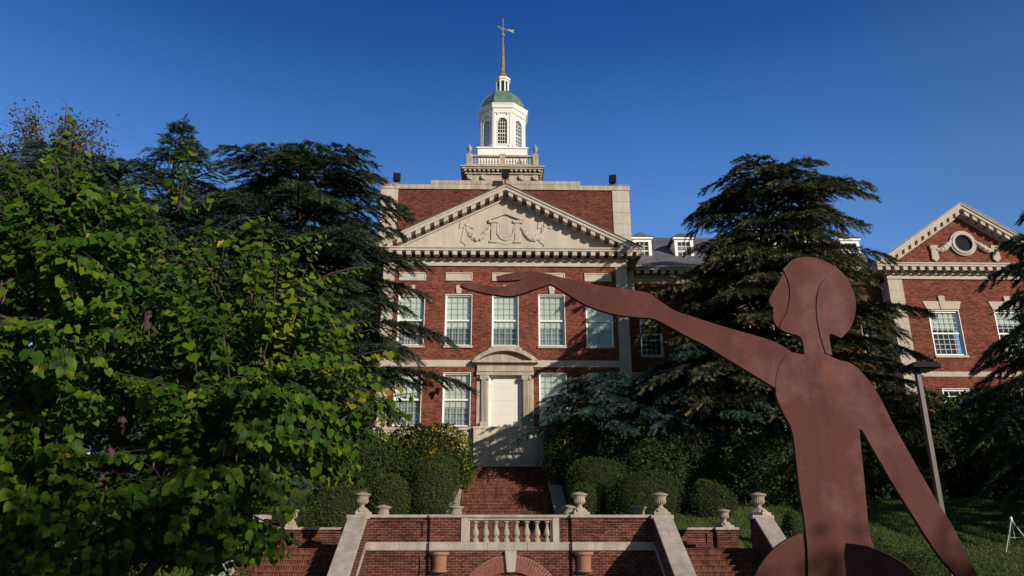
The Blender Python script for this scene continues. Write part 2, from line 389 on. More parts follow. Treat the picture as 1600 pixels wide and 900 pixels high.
class MB:
    def __init__(s):
        s.v, s.f, s.mi = [], [], []
    def add(s, vs, fs, m=0):
        o = len(s.v)
        s.v += [tuple(map(float, p)) for p in vs]
        s.f += [tuple(i + o for i in f) for f in fs]
        s.mi += [m] * len(fs)
    def box(s, x0, x1, y0, y1, z0, z1, m=0):
        s.add([(x0, y0, z0), (x1, y0, z0), (x1, y1, z0), (x0, y1, z0), (x0, y0, z1), (x1, y0, z1), (x1, y1, z1), (x0, y1, z1)],
              [(0, 3, 2, 1), (4, 5, 6, 7), (0, 1, 5, 4), (1, 2, 6, 5), (2, 3, 7, 6), (3, 0, 4, 7)], m)
    def prism(s, poly, d0, d1, axis='y', m=0):
        """poly extruded along an axis: y -> (x, z), x -> (y, z), z -> (x, y)."""
        def P3(p, d):
            return {'y': (p[0], d, p[1]), 'x': (d, p[0], p[1]), 'z': (p[0], p[1], d)}[axis]
        n = len(poly)
        s.add([P3(p, d0) for p in poly] + [P3(p, d1) for p in poly],
              [tuple(range(n)), tuple(range(2 * n - 1, n - 1, -1))] + [(i, (i + 1) % n, n + (i + 1) % n, n + i) for i in range(n)], m)
    def lathe(s, cx, cy, prof, n=24, m=0, rot=0.0, a0=0.0, a1=2 * PI, sx=1.0):
        full = abs(a1 - a0 - 2 * PI) < 1e-6
        k = n if full else n + 1
        vs = []
        for r, z in prof:
            for i in range(k):
                a = a0 + (a1 - a0) * i / n + rot
                vs.append((cx + r * math.cos(a) * sx, cy + r * math.sin(a), z))
        fs = []
        for j in range(len(prof) - 1):
            for i in range(k if full else k - 1):
                i2 = (i + 1) % k
                fs.append((j * k + i, j * k + i2, (j + 1) * k + i2, (j + 1) * k + i))
        if prof[0][0] > 1e-4: fs.append(tuple(range(k - 1, -1, -1)))
        if prof[-1][0] > 1e-4: fs.append(tuple((len(prof) - 1) * k + i for i in range(k)))
        s.add(vs, fs, m)
    def tube(s, pts, radii, n=6, m=0):
        pts = [Vector(p) for p in pts]
        if isinstance(radii, (int, float)): radii = [radii] * len(pts)
        vs, fs = [], []
        up = Vector((0.13, 0.21, 1)).normalized()
        for i, p in enumerate(pts):
            d = (pts[min(i + 1, len(pts) - 1)] - pts[max(i - 1, 0)])
            d = d.normalized() if d.length > 1e-9 else Vector((0, 0, 1))
            a = d.cross(up)
            if a.length < 0.05: a = d.cross(Vector((1, 0, 0)))
            a.normalize(); c = d.cross(a)
            for k in range(n):
                t = 2 * PI * k / n
                vs.append(p + (a * math.cos(t) + c * math.sin(t)) * radii[i])
        for i in range(len(pts) - 1):
            for k in range(n):
                k2 = (k + 1) % n
                fs.append((i * n + k, i * n + k2, (i + 1) * n + k2, (i + 1) * n + k))
        fs.append(tuple(range(n - 1, -1, -1))); fs.append(tuple((len(pts) - 1) * n + k for k in range(n)))
        s.add(vs, fs, m)
    def wall(s, x0, x1, z0, z1, y, depth, holes, m=0):
        """Front face at y with rectangular holes (hx0, hx1, hz0, hz1) and their reveals."""
        xs = sorted({x0, x1, *[h[0] for h in holes], *[h[1] for h in holes]})
        zs = sorted({z0, z1, *[h[2] for h in holes], *[h[3] for h in holes]})
        for i in range(len(xs) - 1):
            for j in range(len(zs) - 1):
                a, b_, c, d = xs[i], xs[i + 1], zs[j], zs[j + 1]
                cx, cz = (a + b_) / 2, (c + d) / 2
                if any(h[0] < cx < h[1] and h[2] < cz < h[3] for h in holes): continue
                s.add([(a, y, c), (b_, y, c), (b_, y, d), (a, y, d)], [(0, 1, 2, 3)], m)
        for a, b_, c, d in holes:
            s.add([(a, y, c), (a, y + depth, c), (a, y + depth, d), (a, y, d)], [(0, 1, 2, 3)], m)
            s.add([(b_, y, c), (b_, y, d), (b_, y + depth, d), (b_, y + depth, c)], [(0, 1, 2, 3)], m)
            s.add([(a, y, d), (a, y + depth, d), (b_, y + depth, d), (b_, y, d)], [(0, 1, 2, 3)], m)
            s.add([(a, y, c), (b_, y, c), (b_, y + depth, c), (a, y + depth, c)], [(0, 1, 2, 3)], m)
    def build(s, name, mats, parent=None, smooth=False, bevel=0.0, recalc=True):
        o3 = ORG.get(parent.name, Vector((0, 0, 0))) if parent else Vector((0, 0, 0))
        me = bpy.data.meshes.new(name)
        me.from_pydata([(x - o3.x, y - o3.y, z - o3.z) for x, y, z in s.v], [], s.f)
        if not isinstance(mats, (list, tuple)): mats = [mats]
        for mm in mats: me.materials.append(mm)
        me.polygons.foreach_set('material_index', s.mi)
        if recalc:
            bm = bmesh.new(); bm.from_mesh(me)
            bmesh.ops.recalc_face_normals(bm, faces=bm.faces)
            bm.to_mesh(me); bm.free()
        if smooth:
            me.polygons.foreach_set('use_smooth', [True] * len(me.polygons))
            try: me.set_sharp_from_angle(angle=R(40))
            except Exception: pass
        o = bpy.data.objects.new(name, me)
        COL.objects.link(o)
        if parent:
            o.parent = parent
            ORG[o.name] = o3
        if bevel > 0:
            md = o.modifiers.new('bevel', 'BEVEL'); md.width = bevel; md.segments = 2; md.limit_method = 'ANGLE'
            md.angle_limit = R(40)
        return o

def thing(name, loc, label, cat, group=None, kind=None):
    o = bpy.data.objects.new(name, None)
    o.empty_display_size = 0.2
    COL.objects.link(o); o.location = loc
    ORG[o.name] = Vector(loc)
    return tag(o, label, cat, group, kind)

def tag(o, label=None, cat=None, group=None, kind=None):
    if label: o['label'] = label
    if cat: o['category'] = cat
    if group: o['group'] = group
    if kind: o['kind'] = kind
    return o

def copy_thing(root, loc, label, scale=None, rz=None):
    r = root.copy(); COL.objects.link(r); r.location = loc; r['label'] = label
    if scale: r.scale = (scale,) * 3
    if rz is not None: r.rotation_euler = (0, 0, rz)
    for ch in list(root.children):
        c = ch.copy(); COL.objects.link(c); c.parent = r
        for g_ in list(ch.children):
            d = g_.copy(); COL.objects.link(d); d.parent = c
    return r

def scatter_mesh(name, tmpl, faces, mats3, pos, rnd, mat, parent=None, extra=None):
    """Many copies of one leaf template in ONE mesh. mats3 (n,3,3) columns = local axes already scaled."""
    tmpl = np.asarray(tmpl, float); k = len(tmpl); n = len(pos)
    o3 = np.array(ORG.get(parent.name, Vector((0, 0, 0))) if parent else (0, 0, 0), float)
    V = np.einsum('nij,kj->nki', mats3, tmpl) + (pos - o3)[:, None, :]
    V = V.reshape(-1, 3)
    loops, starts, tot = [], [], 0
    base = np.arange(n) * k
    fl = [len(f) for f in faces]
    L = np.concatenate([np.asarray(f) for f in faces])
    loops = (base[:, None] + L[None, :]).ravel()
    st = np.concatenate([[0], np.cumsum(fl)[:-1]])
    starts = (np.arange(n)[:, None] * len(L) + st[None, :]).ravel()
    frnd = np.repeat(rnd, len(faces))
    ev, ef = None, None
    me = bpy.data.meshes.new(name)
    nv, nl, nf = len(V), len(loops), len(starts)
    mi = np.zeros(nf, np.int32)
    if extra is not None:                       # (verts, faces) joined in with material slot 1
        ev = np.asarray(extra[0], float) - o3; ef = extra[1]
        V = np.vstack([V, ev])
        le = np.concatenate([np.asarray(f) for f in ef]) + nv
        se = np.concatenate([[0], np.cumsum([len(f) for f in ef])[:-1]]) + nl
        loops = np.concatenate([loops, le]); starts = np.concatenate([starts, se])
        frnd = np.concatenate([frnd, np.zeros(len(ef))]); mi = np.concatenate([mi, np.ones(len(ef), np.int32)])
    me.vertices.add(len(V)); me.vertices.foreach_set('co', V.ravel())
    me.loops.add(len(loops)); me.loops.foreach_set('vertex_index', loops.astype(np.int32))
    me.polygons.add(len(starts)); me.polygons.foreach_set('loop_start', starts.astype(np.int32))
    mats_ = mat if isinstance(mat, (list, tuple)) else [mat]
    for mm in mats_: me.materials.append(mm)
    me.polygons.foreach_set('material_index', mi)
    me.update(calc_edges=True)
    a = me.attributes.new('rnd', 'FLOAT', 'FACE'); a.data.foreach_set('value', frnd.astype(np.float32))
    o = bpy.data.objects.new(name, me); COL.objects.link(o)
    if parent:
        o.parent = parent; ORG[o.name] = Vector(o3)
    return o

def norm(a):
    return a / np.maximum(np.linalg.norm(a, axis=-1, keepdims=True), 1e-9)

def frames(axis_y, normal):
    """local x, y (leaf length), z (leaf normal) as matrix columns."""
    y = norm(axis_y)
    x = norm(np.cross(y, normal)); z = np.cross(x, y)
    return np.stack([x, y, z], axis=-1)

# ---------------------------------------------------------------- ground
def hill(x, y):
    h = -5.8 + 0.27 * y
    h = min(max(h, 0.0), 5.35)
    return h

def gz(x, y):
    ax = abs(x)
    h = hill(x, y)
    if y < 24.3:
        if ax < 7.7: return 0.0
        return h
    if ax < 7.7:
        if y < 33.5:
            k = min(max((ax - 3.0) / 2.0, 0), 1)
            t = 1.5
            bed = max(h, 1.5 if ax < 4.9 or y < 26.7 else 1.8)
            if ax > 4.9 and y < 26.7: bed = min(bed, 1.2)
            return t * (1 - k) + bed * k if ax < 5 else bed
        if ax < 2.6:
            return min(h, 1.5 + 0.45 * (y - 33.5))
    return h + 0.05 * math.sin(x * 0.8 + y * 0.5)

xs = sorted(set([-400, -200, -100, -60] + [i * 0.5 for i in range(-88, 89)] + [60, 100, 200, 400]))
ys = sorted(set([-300, -100, -40, -15, -5] + [i * 0.5 for i in range(0, 100)] + [60, 90, 150, 300, 600, 1200] + [24.12, 24.3, 26.6, 26.75]))
g_ = MB()
idx = {}
for j, y in enumerate(ys):
    for i, x in enumerate(xs):
        idx[i, j] = len(g_.v); g_.v.append((x, y, gz(x, y)))
for j in range(len(ys) - 1):
    for i in range(len(xs) - 1):
        g_.f.append((idx[i, j], idx[i + 1, j], idx[i + 1, j + 1], idx[i, j + 1])); g_.mi.append(0)
tag(g_.build('ground', M['lawn'], smooth=True), kind='structure')
pv = MB(); pv.box(-7.35, 7.35, 12, 23.9, -0.1, 0.012)
tag(pv.build('path', M['paving']), kind='structure')
pv = MB(); pv.box(-2.9, 2.9, 24.45, 33.6, 1.4, 1.512)
tag(pv.build('terrace_paving', M['paving']), kind='structure')

# ---------------------------------------------------------------- the brick hall
hall = thing('brick_hall', (0, 42, 5.3), 'large red brick hall with limestone pediment, white domed cupola and slate roofed side wing', 'building')

def window(xc, w, z0, z1, y, cols=4, rows=4, style='blind', sill=True, fw=0.07, mt=0.017, label=None):
    """Sash window recessed in a hole of the wall whose face is at y."""
    yf = y + 0.09
    x0, x1 = xc - w / 2, xc + w / 2
    f = MB()
    f.box(x0, x0 + fw, yf, yf + 0.14, z0, z1); f.box(x1 - fw, x1, yf, yf + 0.14, z0, z1)
    f.box(x0 + fw, x1 - fw, yf, yf + 0.14, z1 - fw, z1); f.box(x0 + fw, x1 - fw, yf, yf + 0.14, z0, z0 + fw * 1.1)
    zm = (z0 + z1) / 2
    f.box(x0 + fw, x1 - fw, yf + 0.03, yf + 0.11, zm - 0.045, zm + 0.045)
    # thin surround lapping the brick
    f.box(x0 - 0.03, x0 + 0.002, y - 0.025, yf, z0, z1 + 0.03); f.box(x1 - 0.002, x1 + 0.03, y - 0.025, yf, z0, z1 + 0.03)
    f.box(x0 + 0.002, x1 - 0.002, y - 0.025, yf, z1 - 0.002, z1 + 0.03)
    fo = f.build('window', M['white'], hall)
    if label: fo['label'] = label
    mu = MB()
    for half, (za, zb) in enumerate(((z0 + fw * 1.1, zm - 0.045), (zm + 0.045, z1 - fw))):
        yo = yf + (0.085 if half == 0 else 0.055)
        for c in range(1, cols):
            x = x0 + fw + (x1 - x0 - 2 * fw) * c / cols
            mu.box(x - mt / 2, x + mt / 2, yo, yo + 0.03, za, zb)
        for r_ in range(1, rows):
            z = za + (zb - za) * r_ / rows
            mu.box(x0 + fw, x1 - fw, yo + 0.002, yo + 0.028, z - mt / 2, z + mt / 2)
    mu.build('glazing_bars', M['white'] if style == 'dark' else M['muntin'], fo)
    p = MB()
    p.add([(x0 + fw, yf + 0.1, z0 + fw), (x1 - fw, yf + 0.1, z0 + fw), (x1 - fw, yf + 0.1, zm), (x0 + fw, yf + 0.1, zm)], [(0, 1, 2, 3)])
    p.add([(x0 + fw, yf + 0.072, zm), (x1 - fw, yf + 0.072, zm), (x1 - fw, yf + 0.072, z1 - fw), (x0 + fw, yf + 0.072, z1 - fw)], [(0, 1, 2, 3)])
    p.build('pane', M['glass'], fo, recalc=False)
    if style == 'blind':
        bl = MB()
        k = random.choice((-0.45, -0.1, 0.0, 0.05, 0.3))
        n = 26
        # a softly pleated curtain below, a flat blind above
        bl.box(x0 + fw, x1 - fw, yf + 0.17, yf + 0.18, zm - 0.02 + k, z1 - 0.01, 0)
        vs = []
        for i in range(n + 1):
            x = x0 + fw + (x1 - x0 - 2 * fw) * i / n
            yy = yf + 0.22 + 0.025 * math.sin(i * 1.9)
            vs += [(x, yy, z0), (x, yy, zm + 0.5)]
        bl.add(vs, [(2 * i, 2 * i + 2, 2 * i + 3, 2 * i + 1) for i in range(n)], 1)
        bl.build('blind', [random.choice((M['blind'], M['blind'], M['blind_cream'])), random.choice((M['curtain'], M['curtain'], M['curtain_dim']))], fo)
    else:
        bl = MB(); bl.box(x0 - 0.1, x1 + 0.1, y + 0.9, y + 0.92, z0 - 0.1, z1 + 0.1)
        bl.build('room_backdrop', M['room'], fo)
        if style == 'half':
            b2 = MB(); b2.box(x0 + fw, x1 - fw, yf + 0.17, yf + 0.18, z1 - (z1 - z0) * random.uniform(0.25, 0.42), z1 - 0.01)
            b2.build('blind', M['blind'], fo)  # pale sheet high in the window; on the pavilion it paints reflected sky
    if sill:
        s_ = MB(); s_.box(x0 - 0.09, x1 + 0.09, y - 0.10, y + 0.12, z0 - 0.15, z0)
        s_.build('sill', M['stone'], fo, bevel=0.012)
    return fo

# --- centre block front wall (Y = 42)
YF = 42.0
UW = [(-5.45, 1.5), (-2.71, 1.5), (-0.01, 1.48), (2.69, 1.5), (5.45, 1.5)]
Z0U, Z1U, Z0L, Z1L = 12.17, 15.22, 7.58, 10.57
holes = [(x - w / 2, x + w / 2, Z0U, Z1U) for x, w in UW]
holes += [(x - w / 2, x + w / 2, Z0L, Z1L) for x, w in UW if abs(x) > 1]
holes.append((-0.95, 0.95, 7.55, 10.55))
w = MB()
w.wall(-6.52, 6.52, 7.5, 17.0, YF, 0.3, holes)
w.box(-7.05, -6.4, YF + 0.35, 45.2, 4.8, 17.2); w.box(6.4, 7.05, YF + 0.35, 45.2, 4.8, 17.2)
w.build('wall', M['brick'], hall, recalc=False)
for x, wd in UW: window(x, wd, Z0U, Z1U, YF)
for x, wd in UW:
    if abs(x) > 1: window(x, wd, Z0L, Z1L, YF, sill=False)
# limestone quoin strips, coursed blocks
def quoin(x0, x1, y0, y1, z0, z1, step, m='stone', gap=0.02):
    q = MB()
    n = max(1, round((z1 - z0) / step)); h = (z1 - z0) / n
    for i in range(n):
        q.box(x0, x1, y0, y1, z0 + i * h + gap / 2, z0 + (i + 1) * h - gap / 2)
    q.box(x0 + 0.02, x1 - 0.02, y0 + 0.02, y1 - 0.02, z0, z1)
    return q.build('quoin', M[m], hall)
quoin(-7.18, -6.52, YF - 0.05, 43.0, 7.5, 16.97, 0.66)
quoin(6.52, 7.18, YF - 0.05, 43.0, 7.5, 16.97, 0.66)
# stone panels above the windows, keystones
for x in (-5.45, -2.72, 0.0, 2.72, 5.45):
    p = MB(); p.box(x - 0.79, x + 0.79, YF - 0.035, YF + 0.1, 16.07, 16.59)
    for a in ((x - 0.79, x - 0.72, 16.07, 16.59), (x + 0.72, x + 0.79, 16.07, 16.59)):
        p.box(a[0], a[1], YF - 0.07, YF - 0.03, a[2], a[3])
    p.box(x - 0.72, x + 0.72, YF - 0.07, YF - 0.03, 16.52, 16.59); p.box(x - 0.72, x + 0.72, YF - 0.07, YF - 0.03, 16.07, 16.14)
    p.build('stone_panel', M['stone'], hall)
    k = MB(); k.prism([(x - 0.13, 15.27), (x + 0.13, 15.27), (x + 0.19, 15.72), (x + 0.15, 15.72), (x + 0.15, 15.8), (x - 0.15, 15.8), (x - 0.15, 15.72), (x - 0.19, 15.72)], YF - 0.08, YF + 0.05)
    k.build('keystone', M['stone'], hall, bevel=0.01)
for x0_, x1_ in ((-6.52, -1.62), (1.62, 6.52)):
    s_ = MB(); s_.box(x0_, x1_, YF - 0.04, YF + 0.05, 10.93, 11.32)
    s_.build('string_course', M['stone'], hall)
# base course and entrance podium
for sx in (-1, 1):
    b_ = MB()
    b_.box(*sorted((sx * 1.72, sx * 7.25)), YF - 0.10, YF + 0.2, 4.6, 7.50)
    b_.box(*sorted((sx * 1.77, sx * 7.3)), YF - 0.16, YF + 0.19, 7.36, 7.505)
    b_.build('base_course', M['stone'], hall, bevel=0.01)
b_ = MB()
zz = [4.6, 5.62, 6.25, 6.88, 7.40]
for i in range(len(zz) - 1):
    b_.box(-1.72, 1.72, YF - 0.42, YF + 0.2, zz[i] + 0.006, zz[i + 1] - 0.006)
b_.box(-1.70, 1.70, YF - 0.40, YF + 0.2, 4.7, 7.4); b_.box(-1.76, 1.76, YF - 0.47, YF + 0.1, 7.40, 7.52)
b_.build('podium', M['stone_pale'], hall)

# door and its surround
d = MB()
d.box(-0.94, 0.94, YF + 0.18, YF + 0.3, 7.56, 10.52)
for zr in (8.3, 9.06, 9.82):
    d.box(-0.94, 0.94, YF + 0.168, YF + 0.19, zr - 0.008, zr + 0.008)
do = d.build('door', M['door'], hall)
fr = MB(); fr.box(-0.94, -0.84, YF + 0.08, YF + 0.19, 7.56, 10.5); fr.box(0.84, 0.94, YF + 0.08, YF + 0.19, 7.56, 10.5); fr.box(-0.84, 0.84, YF + 0.08, YF + 0.19, 10.38, 10.5)
fr.build('frame', M['white'], do)
kn = MB(); kn.lathe(-0.72, YF + 0.14, [(0.0, 10.22), (0.03, 10.22), (0.03, 10.28), (0.0, 10.28)], 10); kn.build('lock', M['black'], do)
sr = MB()
for sx in (-1, 1):
    a, b2 = sorted((sx * 1.0, sx * 1.34))
    sr.box(a, b2, YF - 0.16, YF + 0.1, 7.78, 10.15)           # pilaster
    for k in range(4):
        xx = a + 0.05 + k * 0.075
        sr.box(xx, xx + 0.035, YF - 0.19, YF - 0.15, 7.85, 10.1)
    sr.box(a - 0.05, b2 + 0.05, YF - 0.24, YF + 0.1, 7.52, 7.78)
    sr.box(a - 0.05, b2 + 0.05, YF - 0.22, YF + 0.1, 10.15, 10.26); sr.box(a - 0.08, b2 + 0.08, YF - 0.25, YF + 0.1, 10.26, 10.40)
    sr.lathe(a - 0.03, YF - 0.2, [(0.0, 10.17), (0.08, 10.17), (0.08, 10.35), (0.0, 10.35)], 12)
    sr.lathe(b2 + 0.03, YF - 0.2, [(0.0, 10.17), (0.08, 10.17), (0.08, 10.35), (0.0, 10.35)], 12)
    a, b2 = sorted((sx * 1.36, sx * 1.6))
    sr.box(a, b2, YF - 0.06, YF + 0.1, 7.52, 10.42)           # outer jamb
    a, b2 = sorted((sx * 0.93, sx * 1.0))
    sr.box(a, b2, YF - 0.05, YF + 0.2, 7.52, 10.4)
sr.box(-1.62, 1.62, YF - 0.20, YF + 0.1, 10.43, 10.62); sr.box(-1.60, 1.60, YF - 0.26, YF + 0.1, 10.62, 10.72)
sr.box(-1.58, 1.58, YF - 0.18, YF + 0.1, 10.72, 11.02)
for k in range(28):
    xx = -1.62 + k * 0.117; sr.box(xx, xx + 0.065, YF - 0.30, YF - 0.15, 11.02, 11.10)
sr.box(-1.86, 1.86, YF - 0.46, YF + 0.1, 11.10, 11.22)
sro = sr.build('door_surround', M['stone_old'], hall, bevel=0.008)
def arc(r, zc, a0, a1, n=20):
    return [(r * math.cos(a0 + (a1 - a0) * i / n), zc + r * math.sin(a0 + (a1 - a0) * i / n)) for i in range(n + 1)]
def seg_arc(hw, zb, rise):
    rad = (hw * hw + rise * rise) / (2 * rise); zc = zb + rise - rad
    a = math.asin(hw / rad)
    return arc(rad, zc, PI / 2 + a, PI / 2 - a)
pd = MB()
o_, i_ = seg_arc(1.86, 11.225, 0.78), seg_arc(1.52, 11.225, 0.55)
pd.prism(o_ + i_[::-1], YF - 0.46, YF + 0.05)
o2 = seg_arc(1.75, 11.225, 0.70)
pd.prism(i_, YF - 0.12, YF + 0.04)
pd.build('arched_pediment', M['stone_old'], hall, bevel=0.01)
fb = MB(); fb.box(-0.95, 0.95, YF - 0.05, YF + 0.05, 11.75, 12.03); fb.build('stone_block', M['stone'], hall)

# --- entablature, frieze, modillion cornice and pediment, shared by centre block and side pavilion
def pediment(xc, hw, wall_hw, yw, zbot, apex, over, fz0, brick_tymp, back):
    """fz0 frieze bottom; zbot cornice top; hw half width at cornice edge; over projection."""
    ye = yw - over
    ct = zbot
    f = MB(); f.box(xc - wall_hw, xc + wall_hw, yw - 0.06, yw + 0.3, fz0, ct - 0.5)
    f.box(xc - wall_hw - 0.05, xc + wall_hw + 0.05, yw - 0.10, yw - 0.05, fz0, fz0 + 0.07)
    f.build('frieze', M['stone'], hall)
    c = MB()
    c.box(xc - wall_hw - 0.12, xc + wall_hw + 0.12, yw - 0.17, yw + 0.3, ct - 0.62, ct - 0.48)
    c.box(xc - hw, xc + hw, ye, back, ct - 0.23, ct - 0.04); c.box(xc - hw - 0.05, xc + hw + 0.05, ye - 0.05, back, ct - 0.09, ct)
    n = int((2 * hw - 0.3) / 0.53)
    for k in range(n + 1):
        x = xc - hw + 0.16 + k * (2 * hw - 0.32) / n
        c.box(x - 0.14, x + 0.14, ye + 0.04, yw - 0.05, ct - 0.48, ct - 0.229)
    for sx in (-1, 1):                                     # returns along the sides
        xe = xc + sx * (hw - 0.04)
        for k in range(1, 5):
            y = ye + 0.16 + k * 0.53
            a, b2 = sorted((xe, xe - sx * 0.7)); c.box(a, b2, y - 0.14, y + 0.14, ct - 0.48, ct - 0.229)
    c.build('cornice', M['stone'], hall)
    sl = (apex - ct) / hw
    L = math.hypot(1, sl)
    rk = MB()
    th1, th2, th3 = 0.10 * L, 0.30 * L, 0.56 * L
    for sx in (-1, 1):
        def P(d, off): return (xc + sx * d, apex - sl * d - off)
        rk.prism([P(0, 0), P(hw, 0), P(hw, 0.12), P(0, th1)], ye - 0.06, ye + 0.3)
        rk.prism([P(0, th1), P(hw - 0.06, th1 - 0.02), P(hw - 0.5, th2), P(0, th2)], ye, yw + 0.02)
        # bed mould against the tympanum
        dd = (apex - th3 - ct) / sl
        rk.prism([P(0, th3 - 0.10), P(dd + 0.2, th3 - 0.10), P(dd, th3 + 0.0), P(dd - 0.15, th3 + 0.07), P(0, th3 + 0.07)], yw - 0.12, yw + 0.02)
        nn = int(hw * L / 0.6)
        for k in range(nn):
            d0 = 0.30 + k * (hw - 0.95) / (nn - 1)
            rk.prism([P(d0 - 0.13, th2 - 0.002), P(d0 + 0.13, th2 - 0.002), P(d0 + 0.13, th3 - 0.03), P(d0 - 0.13, th3 - 0.03)], ye + 0.05, yw - 0.02)
        rk.prism([P(0, th2), P((apex - th2 - ct) / sl, th2), P((apex - th3 - ct) / sl, th3 - 0.1), P(0, th3 - 0.1)], yw - 0.05, yw + 0.02)
    rk.build('raking_cornice', M['stone'], hall)
    t = MB(); t.prism([(xc - hw + 0.4, ct - 0.01), (xc + hw - 0.4, ct - 0.01), (xc, apex - 0.25)], yw, yw + 0.25)
    t.build('tympanum', M['brick'] if brick_tymp else M['stone'], hall)
    r_ = MB()
    r_.prism([(xc - hw - 0.06, ct - 0.0), (xc, apex + 0.005), (xc + hw + 0.06, ct - 0.0), (xc + hw + 0.06, ct + 0.07), (xc, apex + 0.085), (xc - hw - 0.06, ct + 0.07)], ye - 0.09, back)
    r_.build('roof_edge' if not brick_tymp else 'pavilion_roof', M['roofing'] if not brick_tymp else M['slate'], hall)
    return sl

pediment(0.0, 8.0, 7.2, YF, 17.95, 22.0, 0.72, 16.98, False, 44.0)

# carved relief in the tympanum: shield under a little pediment, swags and ribbons
rl = MB()
YT = YF - 0.001
rl.box(-0.86, -0.56, YT - 0.16, YT + 0.02, 18.62, 19.75); rl.box(0.56, 0.86, YT - 0.16, YT + 0.02, 18.62, 19.75)
rl.box(-0.95, -0.5, YT - 0.19, YT + 0.02, 18.50, 18.63); rl.box(0.5, 0.95, YT - 0.19, YT + 0.02, 18.50, 18.63)
rl.box(-1.02, -0.45, YT - 0.28, YT + 0.02, 19.76, 19.93); rl.box(0.45, 1.02, YT - 0.28, YT + 0.02, 19.76, 19.93)
rl.prism([(-1.08, 19.94), (-0.96, 19.94), (0, 20.32), (0.96, 19.94), (1.08, 19.94), (0, 20.46)], YT - 0.28, YT + 0.02)
rl.prism([(-0.55, 18.55), (-0.3, 18.45), (0, 18.36), (0.3, 18.45), (0.55, 18.55), (0.55, 19.9), (0, 20.25), (-0.55, 19.9)], YT - 0.07, YT + 0.02)
rl.prism([(-0.34, 19.05), (-0.2, 18.88), (0, 18.82), (0.2, 18.88), (0.34, 19.05), (0.34, 19.85), (-0.34, 19.85)], YT - 0.13, YT + 0.02)
rl.box(-0.22, 0.22, YT - 0.17, YT, 19.1, 19.72)
for k in range(3): rl.box(-0.15, 0.15, YT - 0.19, YT, 19.22 + k * 0.15, 19.28 + k * 0.15)
rl.tube([(-0.5, YT - 0.1, 19.6), (-0.48, YT - 0.13, 19.1), (-0.25, YT - 0.14, 18.78), (0, YT - 0.14, 18.68), (0.25, YT - 0.14, 18.78), (0.48, YT - 0.13, 19.1), (0.5, YT - 0.1, 19.6)], [0.05, 0.07, 0.09, 0.1, 0.09, 0.07, 0.05], 8)
for sx in (-1, 1):
    pts, rad = [], []
    for i in range(22):
        t = i / 21
        x = sx * (0.95 + t * 1.45); z = 19.55 - 0.15 * t - 0.75 * (4 * t * (1 - t)) ** 0.8 * 0.9
        if t > 0.85: z += (t - 0.85) * 1.2
        pts.append((x, YT - 0.05, z)); rad.append(0.07 + 0.15 * math.sin(PI * t) + 0.03 * math.sin(i * 2.3))
    rl.tube(pts, rad, 10)
    for i in range(60):
        t = random.uniform(0.08, 0.92); j = int(t * 21)
        px, py, pz = pts[j]; r0 = rad[j]
        a = random.uniform(0, 2 * PI)
        ll = random.uniform(0.04, 0.075)
        c0 = (px + 0.8 * r0 * math.cos(a) * 0.5, YT - 0.05 - r0 * 0.8, pz + r0 * 0.8 * math.sin(a))
        rl.lathe(c0[0], c0[1], [(0.0, c0[2] - ll), (ll * 0.9, c0[2] - ll * 0.4), (ll * 0.9, c0[2] + ll * 0.4), (0.0, c0[2] + ll)], 6)
    xb = sx * 2.35
    rl.prism([(xb - 0.42, 19.4), (xb - 0.05, 19.52), (xb - 0.02, 19.75), (xb - 0.36, 19.85)], YT - 0.12, YT + 0.02)
    rl.prism([(xb + 0.42, 19.4), (xb + 0.05, 19.52), (xb + 0.02, 19.75), (xb + 0.36, 19.85)], YT - 0.12, YT + 0.02)
    rl.prism([(xb - 0.14, 19.6), (xb + 0.14, 19.6), (xb + 0.3, 18.6), (xb + 0.22, 18.3), (xb + 0.02, 18.12), (xb - 0.1, 18.4), (xb - 0.32, 18.55)], YT - 0.10, YT + 0.02)
    rl.lathe(xb, YT - 0.1, [(0, 19.5), (0.1, 19.55), (0.13, 19.63), (0.1, 19.72), (0, 19.76)], 10)
rl.v = [(x, YT - (YT - y) * 0.5 if y < YT else y, z) for x, y, z in rl.v]
rl.build('carved_relief', M['stone'], hall, smooth=True)

# --- attic block behind the pediment (Y = 44)
YA = 44.0
a = MB(); a.box(-6.86, 6.86, YA, 51.5, 16, 22.95); a.build('attic_wall', M['brick_attic'], hall)
for sx in (-1, 1):
    x0, x1 = sorted((sx * 6.86, sx * 7.95))
    quoin(x0, x1, YA - 0.06, YA + 1.5, 16, 22.95, 0.78)
    s2 = MB(); s2.box(x0 + (0.02 if sx < 0 else 0), x1 - (0.02 if sx > 0 else 0), YA + 1.5, 51.5, 16, 22.95); s2.build('attic_side', M['brick'], hall)
c = MB()
c.box(-8.0, -4.8, YA - 0.10, YA + 0.6, 22.95, 23.27); c.box(4.8, 8.0, YA - 0.10, YA + 0.6, 22.95, 23.27)
c.box(-4.8, 4.8, YA - 0.10, YA + 0.6, 22.95, 23.30)
for k in range(6):
    x = -4.8 + k * 1.6; c.box(x + 0.006, x + 1.594, YA - 0.12, YA + 0.6, 23.30, 23.56)
c.box(-8.0, -6.85, YA - 0.14, YA + 1.5, 23.27, 23.33); c.box(6.85, 8.0, YA - 0.14, YA + 1.5, 23.27, 23.33)
c.box(-8.0, -7.6, YA + 0.6, 51.5, 22.95, 23.2); c.box(7.6, 8.0, YA + 0.6, 51.5, 22.95, 23.2)
c.build('parapet', M['stone_old'], hall, bevel=0.012)
rf = MB(); rf.box(-7.6, 7.6, YA + 0.6, 51.4, 22.6, 22.96); rf.build('flat_roof', M['roofing'], hall)

